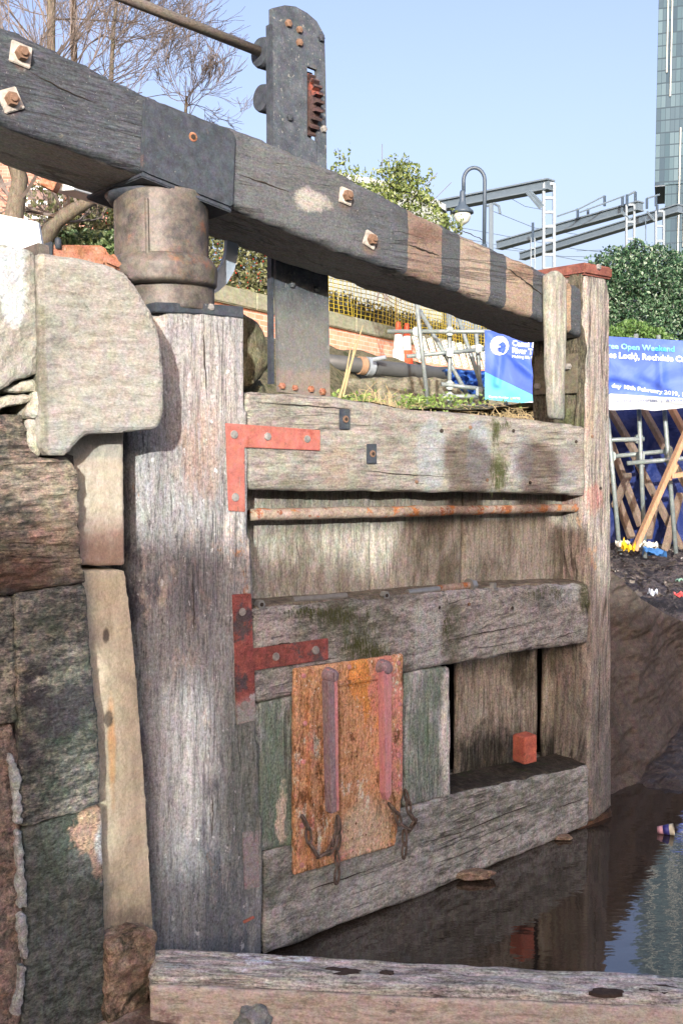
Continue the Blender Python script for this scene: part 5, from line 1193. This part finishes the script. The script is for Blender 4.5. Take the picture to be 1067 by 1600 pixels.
# ivy hedge at left in front of the house
pts=[]
for _ in range(16000):
    px=random.uniform(20,200); Y=random.uniform(11,13); y_=random.uniform(0,1); p=W(px,360+y_*60+ (10*mnoise.noise(Vector((px*.05,0,0)))),Y); pts.append(p)
iv=empty('ivy_hedge',W(120,400,12),0,'low green ivy hedge in front of the brick house at left','hedge')
leafmesh([p-iv.location for p in pts],.03).build('foliage',leafmat('ivy leaf',[L(60,84,50),L(92,116,70),L(130,150,100),L(170,180,140)],.4),iv,fix=False)
MB().box((-1.3,.2,-1.9),(1.0,.8,.05)).build('stem_mass',barkm,iv)
# bare trees
def baretree(label,trunk,Y,r,seeds,depth=5,thick=1.,topd=None):
    random.seed(seeds); t=empty('bare_tree',W(*trunk[0],Y),0,label,'tree','bare winter trees at the left'); l=t.location
    P_=[W(a,b,Y+random.uniform(-.1,.1))-l for a,b in trunk]; 
    MB().tube(P_,[r*(1-.5*i/(len(P_)-1)) for i in range(len(P_))],8).build('trunk',barkm,t,smooth=True)
    m=MB()
    for k in range(topd[2]):
        f=random.uniform(topd[0],1.0)*(len(P_)-1); i=min(int(f),len(P_)-2); b=P_[i].lerp(P_[i+1],f-i)
        d=Vector((random.uniform(-1,1)*topd[3]+topd[4],random.uniform(-.6,.6),random.uniform(-.1,1))).normalized()
        limb(m,b,d,topd[1]*random.uniform(.7,1.1),r*.2,depth,.55,.25,.0026*Y/12)
    m.build('crown',twigm,t,fix=False); return t
baretree('bare tree with straight dark trunk forking above the beam near the left edge',[(85,420),(82,200),(80,60),(82,-60),(84,-200)],13,.075,3,4,topd=(.35,1.3,18,1,.0))
baretree('bare tree with slim straight trunk second from the left',[(118,420),(117,200),(116,60),(114,-80),(112,-200)],14,.06,4,4,topd=(.3,1.3,16,1,.1))
baretree('bare tree with light trunk third from the left, twigs reaching right',[(178,420),(172,200),(175,100),(178,40),(186,-20)],15,.045,5,4,topd=(.3,1.3,22,1,.35))
baretree('smaller bare tree with fine spreading twigs right of the others',[(285,420),(288,240),(290,180),(292,150)],16,.04,6,4,topd=(.6,.75,12,1.0,.1))
baretree('thick pale trunked bare tree low behind the white board',[(20,420),(22,340),(32,280),(10,210),(-10,120)],10,.11,7,4,topd=(.2,1.0,14,1,.3))
baretree('low leaning bare shrub with thick mossy limb beside the drainpipe',[(60,385),(90,345),(120,325),(150,312)],10.5,.10,8,4,topd=(.2,.55,10,1,.1))
random.seed(5)
# ================================================================ litter
def litter(name,px,py,z,col,label,s=(.05,.04,.025),seed=1,Y=None,rough=.5):
    p=W(px,py,Y) if Y else groundpt(px,py,z)
    mt=plain(name+' '+str(seed),col,rough,0,.2,20)
    nx=8; m=MB(); vs=[]
    for k in(0,1):
        for j in range(nx+1):
            for i in range(nx+1):
                u=(i/nx-.5)*2;v=(j/nx-.5)*2; r_=1-.3*abs(u*v)
                vs.append((u*s[0]*r_,v*s[1]*r_,s[2]*(.6+nz(u*1.3+seed,v*1.3,1,seed)*1.2)+k*.004))
    K_=(nx+1)**2
    fs=[(k*K_+j*(nx+1)+i,k*K_+j*(nx+1)+i+1,k*K_+(j+1)*(nx+1)+i+1,k*K_+(j+1)*(nx+1)+i) for k in(0,1) for j in range(nx) for i in range(nx)]
    return m.add(vs,fs).build(name,mt,loc=p,rz=seed,label=label,cat='litter',group='litter on the rubble')
litter('plastic_scrap',981,862,.4,L(250,196,40,.8),'bright yellow plastic scrap at the foot of the pale timber prop',(.11,.07,.09),1,9.9)
litter('blue_bag',1022,868,.4,L(70,120,180,.8),'crumpled blue bag between the front scaffold tubes',(.16,.08,.06),2,9.9)
litter('white_bag',1016,858,.4,L(220,214,204,.8),'white crumpled bag just behind the blue bag',(.08,.06,.07),3,10.3)
litter('paper_scrap',972,853,.4,L(214,205,190,.8),'cream paper scrap near the left tube foot',(.10,.07,.05),4,10.3)
litter('wrapper',1019,930,.4,L(214,214,226,.8),'pale crumpled wrapper on the dark rubble edge',(.04,.03,.03),5,6.6)
litter('red_scrap',1060,933,.4,L(240,84,84,.9),'small red plastic scrap on the rubble at the right edge',(.035,.02,.025),6,6.9)
litter('green_scrap',1062,909,.4,L(140,170,150,.8),'grey green scrap at the right edge of the rubble',(.05,.03,.02),7,7.3)
litter('blue_scrap',1034,1221,.02,L(110,150,210,.9),'tiny blue scrap on the wet mud',(.018,.014,.012),8,4.75)
litter('white_scrap',1003,856,.4,L(236,230,214,.8),'white scrap beside the yellow green bottle top',(.05,.05,.06),9,10.4)
m=MB()
rs=random.Random(9)
for _ in range(1500):
    x=rs.uniform(1.3,4.6); y=rs.uniform(5.4,11.5); 
    if x/y<.25: continue
    z=terr(x,y); s=rs.uniform(.012,.05)
    m.add([Vector((x,y,z+s*.3))+Vector((rs.uniform(-1,1),rs.uniform(-1,1),rs.uniform(-.4,.9)))*s for _ in range(6)],[(0,1,2),(0,2,3),(0,3,4),(0,4,1),(5,2,1),(5,3,2),(5,4,3),(5,1,4)])
m.build('rubble_pieces',surf('rubble chips',[L(40,36,38,1.),L(70,62,60,1.),L(110,100,92,1.)],None,(8,3),blotch=[(L(190,180,168,1.),.60,.03,5)],bump=.3,contrast=.6,seed=60),kind='stuff',label='loose stones and scraps strewn over the rubble',cat='rubble')
# paper cup floating
cu=empty('paper_cup',groundpt(1044,1297,-.015),0,'tipped paper cup floating at the edge of the water','cup'); 
prof=MB(); a_=Vector((-.06,.012,-.004)); b_=Vector((.022,-.02,.012))
MB().tube([a_,a_.lerp(b_,.35)],[.020,.0245],20).build('cup_base',plain('cup pink',L(200,150,160,1.),.5),cu,smooth=True)
MB().tube([a_.lerp(b_,.35),a_.lerp(b_,.75)],[.0248,.0305],20).build('cup_band',plain('cup navy',L(60,60,130,1.),.5),cu,smooth=True)
MB().tube([a_.lerp(b_,.75),b_],[.0305,.034],20,False).build('cup_body',plain('cup cream',L(214,205,180,1.),.5),cu,smooth=True)
MB().lathe((0,0,0),[(.001,0),(.030,.002)],20,'x').build('cup_lid',plain('cup lid',L(200,190,160,1.),.5),cu,loc=a_.lerp(b_,.96),rz=math.atan2(-.032,.082))
cu.scale=(.7,.7,.7)
# ================================================================ behind the camera: wall added to shade the gate, visitors casting head shadows
def back(px,py,t): P_=g2w(*(lambda q:(q[0],0,q[1]))(G(px,py,0))); return P_-S*t
e1=back(300,862,14); e2=back(480,893,14)
bz=(e1.z+e2.z)/2
blocker=empty('shade_wall',(e1.x,e1.y,0),0,'unseen slotted wall added behind the camera to shade the gate','shade_wall')
stm=M['pier']
gp_=back(206,1190,14); gp2=back(268,1215,14)
holes=sorted([(gp_.x-blocker.location.x,gp_.z),(gp2.x-blocker.location.x,gp2.z)])
m=MB(); xprev=-9
for hx,hz in holes:
    hw=.10; m.box((xprev,0,.0),(hx-hw,.3,bz)); m.box((hx-hw,0,0),(hx+hw,.3,hz-.36)); m.box((hx-hw,0,hz+.26),(hx+hw,.3,bz)); xprev=hx+hw  # slots cut to throw soft sun patches on quoin and heel post
m.box((xprev,0,0),(14,.3,bz)); m.build('slotted_wall',stm,blocker)
# two visitors on a ledge
def person(head,label,seed,coat,hgt=1.7):
    rn=random.Random(seed); z0=head.z-hgt+.11
    J=[('pelvis',0,0,.93,.13),('waist',0,0,1.08,.13),('chest',0,0,1.32,.16),('neck0',0,0,1.46,.07),('neck',0,-.01,1.52,.055)]
    me=bpy.data.meshes.new('person'); V=[];E=[];Rr=[]
    def add(x,y,z,r,par=None):
        V.append((x,y,z*hgt/1.75)); Rr.append(r)
        if par is not None:E.append((par,len(V)-1))
        return len(V)-1
    p=add(0,0,.95,.14); w_=add(0,0,1.12,.14,p); c_=add(0,0,1.34,.17,w_); n_=add(0,0,1.50,.06,c_); h1=add(0,.0,1.60,.085,n_); h2=add(0,0,1.69,.085,h1)
    for s in(-1,1):
        sh=add(s*.19,0,1.42,.075,c_); el=add(s*.25,.03,1.16,.05,sh); wr=add(s*.18,.22,1.05,.035,el); ha=add(s*.14,.28,1.08,.03,wr)
        for k in range(5):
            a=-1+k*.5; f1=add(s*.14+a*.022,.30+.01*(k!=0),1.09+.012*a,.010,ha); add(s*.14+a*.026,.345-.02*(k==0),1.075,.008,f1)
        hp=add(s*.10,0,.88,.10,p); kn=add(s*.11,.02,.50,.065,hp); an=add(s*.11,0,.09,.045,kn); to=add(s*.12,.16,.03,.04,an)
    me.from_pydata(V,E,[]); o=bpy.data.objects.new('person',me); C.objects.link(o)
    sk=o.modifiers.new('s','SKIN'); 
    for v,r in zip(me.skin_vertices[0].data,Rr): v.radius=(r,r)
    me.skin_vertices[0].data[0].use_root=True
    ss=o.modifiers.new('u','SUBSURF'); ss.levels=2; ss.render_levels=2
    dg=bpy.context.evaluated_depsgraph_get(); me2=bpy.data.meshes.new_from_object(o.evaluated_get(dg)); o.modifiers.clear(); o.data=me2
    me2.materials.append(plain('coat '+str(seed),coat,.8)); 
    for f in me2.polygons:f.use_smooth=True
    o.location=(head.x,head.y,z0); o.rotation_euler=(0,0,0); setp(o,label,'person')
    k=(1.66)*hgt/1.75
    hb=MB().lathe((0,-.01,k),[(.06,-.03),(.098,.0),(.10,.05),(.07,.10),(.02,.12)],16).build('hair',plain('hair '+str(seed),L(70,56,46),.8),o,smooth=True)
    return z0
h1_=back(731,742,4.4); h2_=back(842,748,4.9)
z1=person(h1_,'visitor in dark coat behind the camera whose shadow is the left head on the gate',1,L(50,54,66))
z2=person(h2_,'visitor in brown jacket behind the camera whose shadow is the right head on the gate',2,L(96,76,60),1.7)
lz=min(z1,z2)
MB().box((-1.2,-.7,0),(1.6,.7,lz)).build('stone_ledge',M['pier'],loc=((h1_.x+h2_.x)/2,(h1_.y+h2_.y)/2,0),bevel=.02,label='stone ledge behind the camera on which the visitors stand',cat='ledge')
